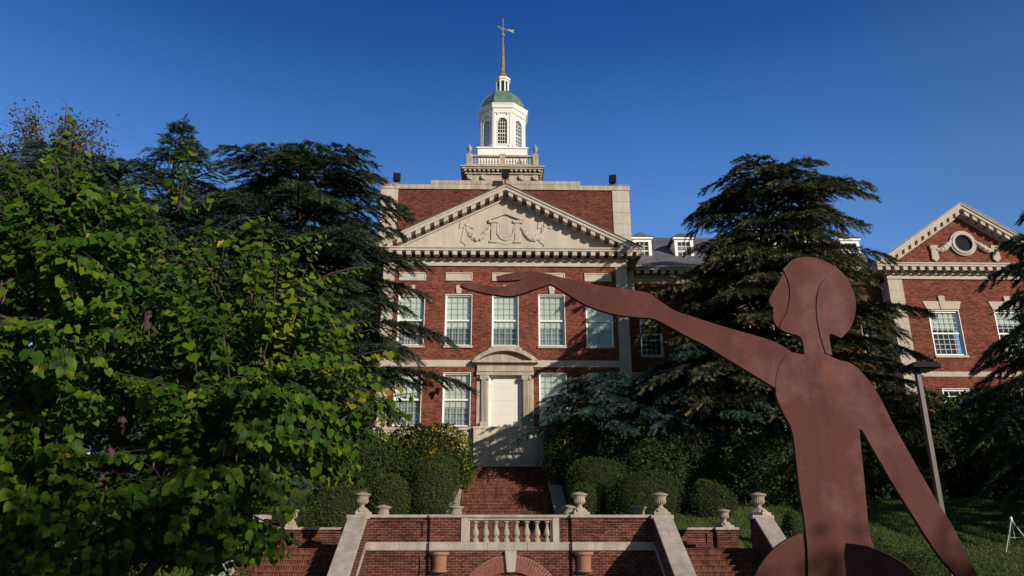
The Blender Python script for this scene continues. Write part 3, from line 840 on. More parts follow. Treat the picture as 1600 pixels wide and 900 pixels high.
# --- tower: square stone stage with balustrade, white octagonal lantern, copper dome, gilded spire
TX, TY = -0.18, 50.0
t = MB()
t.box(TX - 2.48, TX + 2.48, TY - 2.95, TY + 2.6, 22.9, 25.75)
t.box(TX - 2.55, TX + 2.55, TY - 3.0, TY + 2.6, 25.0, 25.08)
for sx in (-1, 1):                                          # corner consoles
    for k in (0, 1):
        x = TX + sx * (2.25 - 0.95 * k)
        t.box(x - 0.16, x + 0.16, TY - 3.12, TY - 2.9, 25.1, 25.5)
        t.lathe(x, TY - 3.1, [(0, 25.08), (0.13, 25.12), (0.15, 25.2), (0.1, 25.3), (0, 25.32)], 10)
t.box(TX - 2.6, TX + 2.6, TY - 3.08, TY + 2.7, 25.6, 25.74)
for k in range(17):
    x = TX - 2.55 + k * 5.1 / 16
    t.box(x - 0.085, x + 0.085, TY - 3.26, TY - 3.0, 25.74, 25.88)
for k in range(17):
    y = TY - 3.05 + k * 5.7 / 16
    for sx in (-1, 1): t.box(TX + sx * 2.68 - 0.1, TX + sx * 2.68 + 0.1, y - 0.085, y + 0.085, 25.74, 25.88)
t.box(TX - 2.82, TX + 2.82, TY - 3.32, TY + 2.9, 25.88, 26.0); t.box(TX - 2.9, TX + 2.9, TY - 3.40, TY + 3.0, 26.0, 26.10)
tow = t.build('tower', M['stone_old'], hall, bevel=0.008)
bprof = [(0.07, 0), (0.07, 0.05), (0.045, 0.07), (0.075, 0.17), (0.08, 0.22), (0.045, 0.34), (0.04, 0.42), (0.06, 0.45), (0.06, 0.5)]
bl = MB()
yb = TY - 2.98
bl.box(TX - 2.4, TX + 2.4, yb - 0.12, yb + 0.12, 26.08, 26.36); bl.box(TX - 2.45, TX + 2.45, yb - 0.14, yb + 0.14, 26.92, 27.05)
for px in (-2.3, 0.0, 2.3): bl.box(TX + px - 0.2, TX + px + 0.2, yb - 0.18, yb + 0.18, 26.09, 27.12)
for sx in (-1, 1):
    for k in range(10):
        x = TX + sx * (0.33 + k * 0.195)
        bl.lathe(x, yb, [(r_ * 0.95, 26.36 + z_ * 1.12) for r_, z_ in bprof], 8)
    x = TX + sx * 2.3
    bl.box(x - 0.12, x + 0.12, yb + 0.18, yb + 5.2, 26.08, 26.36); bl.box(x - 0.14, x + 0.14, yb + 0.18, yb + 5.2, 26.92, 27.05)
    for k in range(24): bl.lathe(x, yb + 0.35 + k * 0.2, [(r_ * 0.95, 26.36 + z_ * 1.12) for r_, z_ in bprof], 6)
bl.build('balustrade', M['stone_old'], tow)
for sx in (-1, 1):
    x = TX + sx * 2.3; u = MB()
    u.lathe(x, yb, [(0.13, 27.12), (0.13, 27.18), (0.05, 27.24), (0.05, 27.3), (0.17, 27.5), (0.19, 27.62), (0.12, 27.66), (0.14, 27.72), (0.03, 27.85), (0.04, 27.92), (0.0, 28.0)], 14)
    u.build('urn_finial', M['stone_old'], tow, smooth=True)
def octo(r, z): return [(r * math.cos(PI / 8 + k * PI / 4), r * math.sin(PI / 8 + k * PI / 4), z) for k in range(8)]
lt = MB()
lt.box(TX - 1.78, TX + 1.78, TY - 1.78, TY + 1.78, 26.0, 28.27); lt.box(TX - 1.86, TX + 1.86, TY - 1.86, TY + 1.86, 28.27, 28.38)
lt.box(TX - 1.82, TX + 1.82, TY - 1.82, TY + 1.82, 27.62, 27.68)
lto = lt.build('lantern_base', M['white'], tow, bevel=0.01)
RO = 1.78                                                   # circumradius of the octagon
ap = RO * math.cos(PI / 8); fwid = 2 * RO * math.sin(PI / 8)
ww, wz0, wz1 = 0.66, 29.75, 31.55                            # arched window: spring line at wz1
lan = MB(); pn = MB(); bars = MB()
for k in range(8):
    a_ = -PI / 2 + k * PI / 4
    nrm = Vector((math.cos(a_), math.sin(a_), 0)); tan = Vector((-math.sin(a_), math.cos(a_), 0)) * 1.0
    cen = Vector((TX, TY, 0)) + nrm * ap
    def F(u, z, d=0.0): return cen + tan * u + nrm * d + Vector((0, 0, z - 0.98))
    h = fwid / 2
    arcp = [(ww / 2 * math.cos(t_), wz1 + ww / 2 * math.sin(t_)) for t_ in [PI - PI * i / 10 for i in range(11)]]
    # wall face as two halves around the arched opening
    left = [(-h, 29.3), (-ww / 2, 29.3), (-ww / 2, wz0)] + arcp[:6] + [(0, 32.4), (-h, 32.4)]
    right = [(h, 29.3), (h, 32.4), (0, 32.4)] + arcp[5:] + [(ww / 2, wz0), (ww / 2, 29.3)]
    for poly in (left, right): lan.add([F(*p) for p in poly], [tuple(range(len(poly)))])
    lan.add([F(-ww / 2, 29.3), F(ww / 2, 29.3), F(ww / 2, wz0), F(-ww / 2, wz0)], [(0, 1, 2, 3)])
    ring = [(-ww / 2, wz0)] + arcp + [(ww / 2, wz0)]
    for i in range(len(ring)):
        p, q = ring[i], ring[(i + 1) % len(ring)]
        lan.add([F(*p), F(*q), F(q[0], q[1], -0.16), F(p[0], p[1], -0.16)], [(0, 1, 2, 3)])
    # raised surround and corner pilasters
    ring2 = [(p[0] * 1.25, wz1 + (p[1] - wz1) * 1.2) for p in arcp]
    for i in range(10):
        pa, pb, qa, qb = arcp[i], arcp[i + 1], ring2[i], ring2[i + 1]
        lan.add([F(*pa, 0.04), F(*pb, 0.04), F(*qb, 0.04), F(*qa, 0.04)], [(0, 1, 2, 3)])
        lan.add([F(*qa, 0.04), F(*qb, 0.04), F(*qb, 0), F(*qa, 0)], [(0, 1, 2, 3)])
        lan.add([F(*pa, 0.04), F(*pb, 0.04), F(*pb, 0), F(*pa, 0)], [(0, 1, 2, 3)])
    def slab(mb, u0, u1, z0, z1, d0, d1):
        vs = [F(u0, z0, d0), F(u1, z0, d0), F(u1, z1, d0), F(u0, z1, d0), F(u0, z0, d1), F(u1, z0, d1), F(u1, z1, d1), F(u0, z1, d1)]
        mb.add(vs, [(0, 3, 2, 1), (4, 5, 6, 7), (0, 1, 5, 4), (1, 2, 6, 5), (2, 3, 7, 6), (3, 0, 4, 7)])
    for sx in (-1, 1):
        slab(lan, *sorted((sx * (h - 0.015), sx * (h - 0.17))), 29.3, 32.3, -0.05, 0.05)
        slab(lan, *sorted((sx * (h - 0.015), sx * (h - 0.21))), 29.36, 29.6, -0.05, 0.09)
        slab(lan, *sorted((sx * ww / 2, sx * (ww / 2 + 0.06))), 29.7, wz1, -0.02, 0.04)
        slab(lan, *sorted((sx * 0.32, sx * 0.40)), 32.12, 32.24, 0.0, 0.09)
    slab(lan, -h + 0.17, h - 0.17, 29.62, 29.72, -0.02, 0.06)
    slab(lan, -h + 0.02, h - 0.02, 32.26, 32.36, -0.02, 0.09)
    pn.add([F(p[0], p[1], -0.12) for p in ring], [tuple(range(len(ring)))])
    for c_ in (-0.5, 0, 0.5):
        zt = wz1 + math.sqrt(max(0, (ww / 2) ** 2 - (c_ * ww / 2) ** 2))
        slab(bars, c_ * ww / 2 - 0.014, c_ * ww / 2 + 0.014, wz0, zt, -0.115, -0.09)
    for i in range(1, 7):
        zb = wz0 + i * (wz1 - wz0) / 6
        th = 0.03 if i == 3 else 0.013
        slab(bars, -ww / 2, ww / 2, zb - th, zb + th, -0.117, -0.088)
lan_o = lan.build('lantern', M['white'], tow)
pn.build('lantern_pane', M['glass'], tow)
bars.build('lantern_glazing_bars', M['white'], tow)
inn = MB(); inn.lathe(TX, TY, [(1.05, 28.42), (1.05, 31.35)], 12); inn.build('lantern_room', M['room'], tow)
co = MB()
co.lathe(TX, TY, [(RO, 31.38), (RO + 0.06, 31.42), (RO + 0.10, 31.60), (RO + 0.20, 31.68), (RO + 0.22, 31.88), (RO + 0.27, 31.94), (RO + 0.27, 32.01), (RO - 0.1, 32.07)], 8, rot=PI / 8)
co.build('lantern_cornice', M['white'], tow)
dm = MB()
prof = [(RO * 0.98 * math.cos(t_), 32.0 + 1.98 * math.sin(t_)) for t_ in [i * R(72) / 12 for i in range(13)]]
dm.lathe(TX, TY, prof, 8, rot=PI / 8)
for k in range(8):
    a_ = PI / 8 + k * PI / 4
    dm.tube([(TX + r_ * math.cos(a_), TY + r_ * math.sin(a_), z_ + 0.01) for r_, z_ in prof], 0.025, 5)
dm.build('dome', M['copper'], tow)
ln = MB()
ln.lathe(TX, TY, [(0.62, 33.68), (0.62, 33.86), (0.55, 33.9)], 8, rot=PI / 8)
for k in range(8):
    a_ = PI / 8 + k * PI / 4
    ln.box(TX + 0.46 * math.cos(a_) - 0.055, TX + 0.46 * math.cos(a_) + 0.055, TY + 0.46 * math.sin(a_) - 0.055, TY + 0.46 * math.sin(a_) + 0.055, 33.85, 34.92)
ln.lathe(TX, TY, [(0.52, 34.86), (0.54, 34.96), (0.62, 35.02), (0.64, 35.14), (0.5, 35.18)], 8, rot=PI / 8)
ln.build('upper_lantern', M['white'], tow)
gd = MB(); gd.lathe(TX, TY, [(0.36, 33.88), (0.36, 34.9)], 8, rot=PI / 8); gd.build('upper_lantern_pane', M['room'], tow)
sp = MB()
sp.lathe(TX, TY, [(0.50, 35.16), (0.47, 35.28), (0.33, 35.52), (0.22, 35.72), (0.185, 35.80), (0.20, 35.82), (0.20, 35.88), (0.175, 35.9)], 8, rot=PI / 8)
sp.lathe(TX, TY, [(0.175, 35.88), (0.11, 38.15), (0.13, 38.17), (0.13, 38.24), (0.06, 38.27), (0.06, 38.36), (0.08, 38.4), (0.045, 38.46)], 8, rot=PI / 8)
sp.build('spire', M['gold'], tow)
wv = MB()
wv.tube([(TX, TY, 38.4), (TX, TY, 40.9)], [0.045, 0.022], 8)
wv.lathe(TX, TY, [(0, 39.15), (0.11, 39.2), (0.15, 39.3), (0.11, 39.4), (0, 39.45)], 12)
wv.lathe(TX, TY, [(0, 40.5), (0.06, 40.55), (0.06, 40.62), (0, 40.68)], 8)
d1 = Vector((0.80, 0.35, 0)).normalized()
def VP(s_, z): return Vector((TX, TY, 0)) + d1 * s_ + Vector((0, 0, z))
wv.tube([VP(-0.52, 39.93), VP(0.85, 39.93)], 0.025, 6)
wv.tube([VP(-0.35, 39.80), VP(0.5, 39.80)], 0.02, 6)
for s0 in (0.62,):
    n2 = Vector((-d1.y, d1.x, 0)) * 0.012
    pts = [VP(0.45, 39.98), VP(0.98, 40.08), VP(0.90, 39.93), VP(0.98, 39.76), VP(0.45, 39.86)]
    wv.add([p + n2 for p in pts] + [p - n2 for p in pts], [(0, 1, 2, 3, 4), (9, 8, 7, 6, 5)] + [(i, (i + 1) % 5, 5 + (i + 1) % 5, 5 + i) for i in range(5)])
wv.tube([VP(-0.52, 39.93), VP(-0.40, 39.93), VP(-0.30, 39.93)], [0.005, 0.07, 0.02], 6)
wv.build('weathervane', M['rod'], tow)

# --- wings (right one fully visible, left one behind the trees)
def wing(x0, x1, yw, dx, side):
    zc = 17.0
    nwin = len(dx)
    holes = []
    for x in dx:
        holes += [(x - 0.65, x + 0.65, 12.35, 15.1), (x - 0.65, x + 0.65, 7.7, 10.4)]
    w = MB(); w.wall(x0, x1, 4.4, zc, yw, 0.3, holes)
    w.build('wall', M['brick'], hall, recalc=False)
    for x in dx:
        window(x, 1.3, 12.35, 15.1, yw, 4, 4, 'half')
        window(x, 1.3, 7.7, 10.4, yw, 4, 4, 'dark')
        l = MB(); l.prism([(x - 0.72, 15.16), (x + 0.72, 15.16), (x + 0.9, 15.55), (x - 0.9, 15.55)], yw - 0.04, yw + 0.06); l.prism([(x - 0.12, 15.15), (x + 0.12, 15.15), (x + 0.18, 15.85), (x - 0.18, 15.85)], yw - 0.08, yw + 0.06)
        l.build('lintel', M['stone'], hall)
    e = MB()
    e.box(x0, x1, yw - 0.05, yw + 0.3, zc, 17.45); e.box(x0, x1, yw - 0.14, yw + 0.2, 17.38, 17.5)
    e.box(x0, x1, yw - 0.62, yw + 0.2, 17.72, 17.86); e.box(x0, x1, yw - 0.70, yw + 0.2, 17.86, 17.98)
    n = int((x1 - x0) / 0.53)
    for k in range(n):
        x = x0 + 0.25 + k * 0.53; e.box(x - 0.14, x + 0.14, yw - 0.58, yw - 0.04, 17.5, 17.722)
    e.box(x0, x1, yw - 0.03, yw + 0.1, 10.95, 11.3)
    e.build('cornice', M['stone'], hall)
    r_ = MB()
    r_.prism([(yw - 0.68, 17.985), (yw + 5.0, 22.2), (yw + 10.7, 17.985)], x0, x1, 'x')
    r_.build('slate_roof', M['slate'], hall)
    for x in dx:                                            # dormers
        yd = yw + 1.15; sl = 4.215 / 5.68
        d = MB()
        d.box(x - 0.62, x - 0.42, yd, yd + 0.12, 18.9, 20.5); d.box(x + 0.42, x + 0.62, yd, yd + 0.12, 18.9, 20.5)
        d.box(x - 0.42, x + 0.42, yd, yd + 0.12, 20.32, 20.5); d.box(x - 0.42, x + 0.42, yd, yd + 0.12, 18.9, 19.06)
        d.box(x - 0.72, x + 0.72, yd - 0.1, yd + 0.2, 20.5, 20.64)
        for sx in (-1, 1):
            d.add([(x + sx * 0.6, yd + 0.1, 18.9), (x + sx * 0.6, yd + 0.1, 20.5), (x + sx * 0.6, yd + 2.6, 20.5)], [(0, 1, 2)])
        d.box(x - 0.42, x + 0.42, yd + 0.04, yd + 0.09, 19.66, 19.72)
        for c_ in (-0.14, 0.14): d.box(x + c_ - 0.012, x + c_ + 0.012, yd + 0.045, yd + 0.085, 19.06, 20.32)
        for z_ in (19.36, 20.02): d.box(x - 0.42, x + 0.42, yd + 0.047, yd + 0.083, z_ - 0.012, z_ + 0.012)
        do_ = d.build('dormer', M['white'], hall, recalc=False)
        p = MB(); p.add([(x - 0.42, yd + 0.1, 19.06), (x + 0.42, yd + 0.1, 19.06), (x + 0.42, yd + 0.1, 20.32), (x - 0.42, yd + 0.1, 20.32)], [(0, 1, 2, 3)])
        p.build('pane', M['glass'], do_, recalc=False)
        p = MB(); p.box(x - 0.5, x + 0.5, yd + 0.3, yd + 0.32, 18.9, 20.45); p.build('blind', M['curtain'], do_)
        p = MB()
        p.add([(x - 0.78, yd - 0.16, 20.645), (x + 0.78, yd - 0.16, 20.645), (x + 0.78, yd + 3.0, 20.645), (x - 0.78, yd + 3.0, 20.645), (x, yd + 0.6, 21.25), (x, yd + 3.2, 21.25)],
              [(0, 1, 4), (1, 2, 5, 4), (3, 0, 4, 5), (0, 3, 2, 1)])
        p.build('dormer_roof', M['slate'], do_)
wing(7.04, 24.0, 45.0, [9.05 + 2.77 * k for k in range(6)], 1)
ew = MB(); ew.prism([(45.02, 4.2), (55.2, 4.2), (55.2, 17.9), (50.0, 22.1), (45.02, 17.9)], -23.98, -23.7, 'x'); ew.build('end_wall', M['brick'], hall)
wing(-24.0, -7.04, 45.0, [-9.05 - 2.77 * k for k in range(6)], -1)

# --- right pavilion with its own pediment (Y = 44)
XP, YP = 29.0, 44.0
pw = [XP - 2.05, XP + 2.05]
holes = []
for x in pw: holes += [(x - 0.93, x + 0.93, 12.2, 15.02), (x - 0.93, x + 0.93, 7.4, 10.15)]
w = MB(); w.wall(24.7, 33.3, 4.2, 17.05, YP, 0.3, holes)
w.build('wall', M['brick'], hall, recalc=False)
w = MB(); w.box(23.85, 24.6, YP + 0.9, 53, 4.2, 17.9); w.box(33.4, 34.15, YP + 0.9, 53, 4.2, 17.9); w.build('side_wall', M['brick'], hall)
quoin(23.8, 24.7, YP - 0.05, YP + 0.9, 4.2, 17.03, 0.7); quoin(33.3, 34.2, YP - 0.05, YP + 0.9, 4.2, 17.03, 0.7)
for x in pw:
    window(x, 1.86, 12.2, 15.02, YP, 5, 4, 'half', mt=0.034, fw=0.1)  # the half blind stands in for the pale reflection in the upper panes
    window(x, 1.86, 7.4, 10.15, YP, 5, 4, 'dark', mt=0.034, fw=0.1)
    l = MB(); l.prism([(x - 1.0, 15.10), (x + 1.0, 15.10), (x + 1.2, 15.62), (x - 1.2, 15.62)], YP - 0.05, YP + 0.06)
    l.prism([(x - 0.15, 15.09), (x + 0.15, 15.09), (x + 0.2, 15.96), (x - 0.2, 15.96)], YP - 0.09, YP + 0.06)
    l.build('lintel', M['stone'], hall)
s_ = MB(); s_.box(24.7, 33.3, YP - 0.04, YP + 0.05, 10.9, 11.2); s_.build('string_course', M['stone'], hall)
pediment(XP, 6.0, 5.2, YP, 17.95, 22.0, 0.62, 17.05, True, 53.0)
oc = MB()
yo = YP - 0.02
def ring_prism(mb, cx, cz, r0, r1, y0, y1, n=28):
    for i in range(n):
        a0, a1 = 2 * PI * i / n, 2 * PI * (i + 1) / n
        mb.prism([(cx + r0 * math.cos(a0), cz + r0 * math.sin(a0)), (cx + r1 * math.cos(a0), cz + r1 * math.sin(a0)), (cx + r1 * math.cos(a1), cz + r1 * math.sin(a1)), (cx + r0 * math.cos(a1), cz + r0 * math.sin(a1))], y0, y1)
ring_prism(oc, XP, 19.46, 0.56, 0.72, yo - 0.16, yo + 0.02); ring_prism(oc, XP, 19.46, 0.72, 0.84, yo - 0.10, yo + 0.02)
for sx in (-1, 1):
    pts, rad = [], []
    for i in range(14):
        t = i / 13
        pts.append((XP + sx * (0.72 + 1.1 * t), yo - 0.03, 19.6 - 0.75 * math.sin(PI * min(1, t * 0.62 + 0.1)) * t ** 0.5 + 0.03))
        rad.append(0.10 + 0.11 * math.sin(PI * t) + 0.02 * math.sin(i * 2.2))
    oc.tube(pts, rad, 10)
    xb = XP + sx * 1.95
    oc.prism([(xb - 0.18, 19.2), (xb + 0.18, 19.2), (xb + 0.25, 18.45), (xb + 0.02, 18.2), (xb - 0.22, 18.4)], yo - 0.11, yo + 0.02)
    oc.prism([(xb - 0.24, 19.05), (xb + 0.24, 19.05), (xb + 0.24, 19.3), (xb - 0.24, 19.3)], yo - 0.14, yo + 0.02)
oco = oc.build('oculus_surround', M['stone'], hall)
p = MB(); p.prism([(XP + 0.57 * math.cos(2 * PI * i / 28), 19.46 + 0.57 * math.sin(2 * PI * i / 28)) for i in range(28)], yo - 0.012, yo + 0.015); p.build('oculus_pane', M['darkglass'], oco)

# ---------------------------------------------------------------- floodlights and wall lantern
def floodlight(x, y, z, rz, label):
    t = thing('floodlight', (x, y, z), label, 'floodlight', 'floodlights along the roof line')
    t.rotation_euler = (0, 0, rz)
    s_ = MB()
    def T(p):
        c_, s2 = math.cos(R(-18)), math.sin(R(-18))
        return (x + p[0], y + p[1] * c_ - p[2] * s2, z + 0.60 + p[1] * s2 + p[2] * c_)
    vs = [T(p) for p in [(-0.24, -0.14, -0.34), (0.24, -0.14, -0.34), (0.18, 0.14, -0.25), (-0.18, 0.14, -0.25), (-0.24, -0.14, 0.34), (0.24, -0.14, 0.34), (0.18, 0.14, 0.25), (-0.18, 0.14, 0.25)]]
    s_.add(vs, [(0, 3, 2, 1), (4, 5, 6, 7), (0, 1, 5, 4), (1, 2, 6, 5), (2, 3, 7, 6), (3, 0, 4, 7)])
    s_.build('housing', M['black'], t, bevel=0.015)
    l = MB(); l.add([T(p) for p in [(-0.2, -0.145, -0.3), (0.2, -0.145, -0.3), (0.2, -0.145, 0.3), (-0.2, -0.145, 0.3)]], [(0, 1, 2, 3)]); l.build('lens', M['darkglass'], t)
    b2 = MB(); b2.box(x - 0.06, x + 0.06, y - 0.05, y + 0.05, z, z + 0.28); b2.box(x - 0.265, x - 0.25, y - 0.03, y + 0.03, z + 0.24, z + 0.6); b2.box(x + 0.25, x + 0.265, y - 0.03, y + 0.03, z + 0.24, z + 0.6); b2.box(x - 0.265, x + 0.265, y - 0.03, y + 0.03, z + 0.22, z + 0.26)
    b2.build('bracket', M['bronze_paint'], t)
floodlight(-7.05, 44.35, 23.33, R(12), 'small black floodlight on the left stone corner of the roof')
floodlight(7.0, 44.35, 23.33, R(-14), 'small black floodlight on the right stone corner of the roof')
floodlight(-0.02, 43.4, 22.06 + 1.1, 0, 'small black floodlight above the peak of the pediment, below the cupola')
fp = MB(); fp.box(-0.06, 0.04, 43.36, 43.44, 22.0, 23.17); fp.build('post', M['bronze_paint'], bpy.data.objects['floodlight.002'])
sc_ = thing('wall_lantern', (-3.72, 42, 9.3), 'black lantern fixed to the brick wall left of the entrance', 'wall lamp')
s_ = MB(); s_.box(-3.77, -3.67, 41.9, 42.01, 9.42, 9.62); s_.tube([(-3.72, 41.92, 9.55), (-3.72, 41.7, 9.68), (-3.72, 41.62, 9.62)], 0.02, 6); s_.build('bracket', M['black'], sc_)
s_ = MB(); s_.lathe(-3.72, 41.6, [(0.05, 9.25), (0.13, 9.5), (0.19, 9.55), (0.15, 9.6), (0.0, 9.7)], 8); s_.build('lamp_shade', M['black'], sc_)

# ---------------------------------------------------------------- garden terrace wall
YW = 24.0
tw = thing('terrace_wall', (0, 24, 0), 'brick garden terrace wall with stone coping, ledge and arched niche below the balustrade', 'garden wall')
w = MB()
def panel_wall(mb, x0, x1, z0, z1, y, px0, px1, pz0, pz1):
    mb.wall(x0, x1, z0, z1, y, 0.05, [(px0, px1, pz0, pz1)])
    mb.add([(px0, y + 0.05, pz0), (px1, y + 0.05, pz0), (px1, y + 0.05, pz1), (px0, y + 0.05, pz1)], [(0, 1, 2, 3)])
# upper parapet: side bays, pilasters, centre flanks
panel_wall(w, -4.4, -2.43, 1.56, 2.26, YW, -4.1, -2.66, 1.7, 2.15)
panel_wall(w, 2.46, 4.5, 1.56, 2.26, YW, 2.8, 4.2, 1.7, 2.15)
panel_wall(w, -4.4, -2.43, -0.1, 1.32, YW, -4.1, -2.70, 0.2, 1.15)
panel_wall(w, 2.46, 4.5, -0.1, 1.32, YW, 2.8, 4.2, 0.2, 1.15)
w.box(-4.4, -2.43, YW + 0.06, YW + 0.35, -0.1, 2.26); w.box(2.46, 4.5, YW + 0.06, YW + 0.35, -0.1, 2.26)
for a_, b2 in ((-2.43, -1.80), (1.84, 2.46)):
    w.box(a_, b2, YW - 0.11, YW + 0.35, -0.1, 1.32); w.box(a_, b2, YW - 0.11, YW + 0.35, 1.56, 2.26)
w.box(-1.80, -1.5, YW, YW + 0.35, 1.56, 2.26); w.box(1.47, 1.84, YW, YW + 0.35, 1.56, 2.26)
# lower centre with the round arch opening
AR, AZ = 1.17, -0.45                                       # inner radius, spring
def arch_side(sx):
    pts = [(sx * 0.0, 1.32), (sx * (1.80 if sx < 0 else 1.84), 1.32), (sx * (1.80 if sx < 0 else 1.84), -0.45), (sx * AR, -0.45)]
    pts += [(sx * AR * math.cos(t_), AZ + AR * math.sin(t_)) for t_ in [PI / 2 * i / 12 for i in range(13)]]
    return pts
for sx in (-1, 1): w.prism(arch_side(sx), YW, YW + 0.35)
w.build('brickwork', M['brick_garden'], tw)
nb = MB(); nb.box(-1.3, 1.3, YW + 0.08, YW + 0.10, -0.1, 0.9); nb.build('niche', M['brick_garden'], tw)
vo = MB(); bed = MB()
n = 54; r0, r1 = AR, 1.6
r1 = 1.62
for i in range(n):
    a0, a1 = PI * i / n, PI * (i + 1) / n
    if abs((a0 + a1) / 2 - PI / 2) < 0.10: continue
    g2 = 0.007
    vo.prism([(r0 * math.cos(a0 + g2), AZ + r0 * math.sin(a0 + g2)), (r1 * math.cos(a0 + g2), AZ + r1 * math.sin(a0 + g2)), (r1 * math.cos(a1 - g2), AZ + r1 * math.sin(a1 - g2)), (r0 * math.cos(a1 - g2), AZ + r0 * math.sin(a1 - g2))], YW - 0.022, YW + 0.03)
vo.build('voussoirs', plain_mat('arch_brick', (0.17, 0.045, 0.03), 0.9, var=0.5, scale=14), tw)
bedp = MB()
for i in range(24):
    a0, a1 = PI * i / 24, PI * (i + 1) / 24
    bedp.prism([((r0 + .004) * math.cos(a0), AZ + (r0 + .004) * math.sin(a0)), ((r1 + 0.012) * math.cos(a0), AZ + (r1 + 0.012) * math.sin(a0)), ((r1 + 0.012) * math.cos(a1), AZ + (r1 + 0.012) * math.sin(a1)), ((r0 + .004) * math.cos(a1), AZ + (r0 + .004) * math.sin(a1))], YW - 0.012, YW + 0.02)
bedp.build('arch_mortar', plain_mat('mortar', (0.24, 0.19, 0.15), 0.95), tw)
k = MB(); k.prism([(-0.115, 0.71), (0.115, 0.71), (0.18, 1.318), (-0.18, 1.318)], YW - 0.10, YW + 0.2); k.build('keystone', M['stone_grey'], tw, bevel=0.012)
cp = MB()
cp.box(-4.82, -2.47, YW - 0.07, YW + 0.42, 2.26, 2.35); cp.box(2.50, 4.95, YW - 0.07, YW + 0.42, 2.26, 2.35)
cp.box(-2.47, -1.76, YW - 0.17, YW + 0.42, 2.26, 2.352); cp.box(1.80, 2.50, YW - 0.17, YW + 0.42, 2.26, 2.352)
cp.box(-1.76, 1.80, YW - 0.07, YW + 0.42, 2.262, 2.35)
cp.build('coping', M['stone_grey'], tw, bevel=0.02)
lg = MB()
xs_ = [-4.32, -3.3, -2.44]
for a_, b2 in ((-4.32, -3.36), (-3.355, -2.44), (2.47, 3.5), (3.505, 4.42), (-1.80, -0.7), (-0.695, 0.5), (0.505, 1.84)):
    lg.box(a_, b2, YW - 0.045, YW + 0.3, 1.32, 1.56)
for a_, b2 in ((-2.44, -1.80), (1.84, 2.47)): lg.box(a_, b2, YW - 0.155, YW + 0.3, 1.32, 1.56)
lg.build('ledge', M['stone_grey'], tw, bevel=0.012)
fr = MB()
fr.box(-1.5, -1.30, YW - 0.03, YW + 0.33, 1.56, 2.26); fr.box(1.27, 1.47, YW - 0.03, YW + 0.33, 1.56, 2.26)
fr.box(-1.30, -1.24, YW + 0.03, YW + 0.3, 1.56, 2.2); fr.box(1.21, 1.27, YW + 0.03, YW + 0.3, 1.56, 2.2)
fr.box(-1.30, 1.27, YW + 0.0, YW + 0.3, 2.19, 2.262)
fr.build('balustrade_frame', M['stone_grey'], tw, bevel=0.01)
bp_ = [(0.105, 0.0), (0.105, 0.085), (0.085, 0.10), (0.06, 0.13), (0.062, 0.15), (0.095, 0.19), (0.108, 0.24), (0.098, 0.31), (0.055, 0.44), (0.048, 0.49), (0.062, 0.505), (0.062, 0.525), (0.05, 0.53), (0.075, 0.56), (0.10, 0.575), (0.10, 0.63)]
for i in range(8):
    x = -1.07 + i * 0.312
    q = MB(); q.lathe(x, YW + 0.15, [(r_, 1.56 + z_) for r_, z_ in bp_], 16)
    q.build('baluster', M['stone_urn'], tw, smooth=True)

# terracotta wall pots hung on the pilasters
def wall_pot(x, label):
    t = thing('wall_pot', (x, YW - 0.11, 0.73), label, 'wall pot', 'terracotta pots on the terrace wall')
    yb_ = YW - 0.112
    q = MB(); q.lathe(x, yb_, [(0.17, 0.74), (0.195, 0.78), (0.20, 0.80), (0.215, 1.16), (0.235, 1.19)], 20, a0=PI, a1=2 * PI); q.build('body', M['terracotta'], t, smooth=True)
    q = MB(); q.lathe(x, yb_, [(0.235, 1.185), (0.27, 1.20), (0.285, 1.24), (0.275, 1.285), (0.23, 1.29), (0.22, 1.2)], 20, a0=PI, a1=2 * PI); q.build('rim', M['terracotta'], t, smooth=True)
    q = MB(); q.lathe(x, yb_, [(0.10, 0.70), (0.225, 0.715), (0.245, 0.74), (0.235, 0.775), (0.195, 0.785)], 20, a0=PI, a1=2 * PI); q.build('foot', M['terracotta'], t, smooth=True)
wall_pot(-2.11, 'terracotta half round pot on the terrace wall, left of the arch')
wall_pot(2.19, 'terracotta half round pot on the terrace wall, right of the arch')

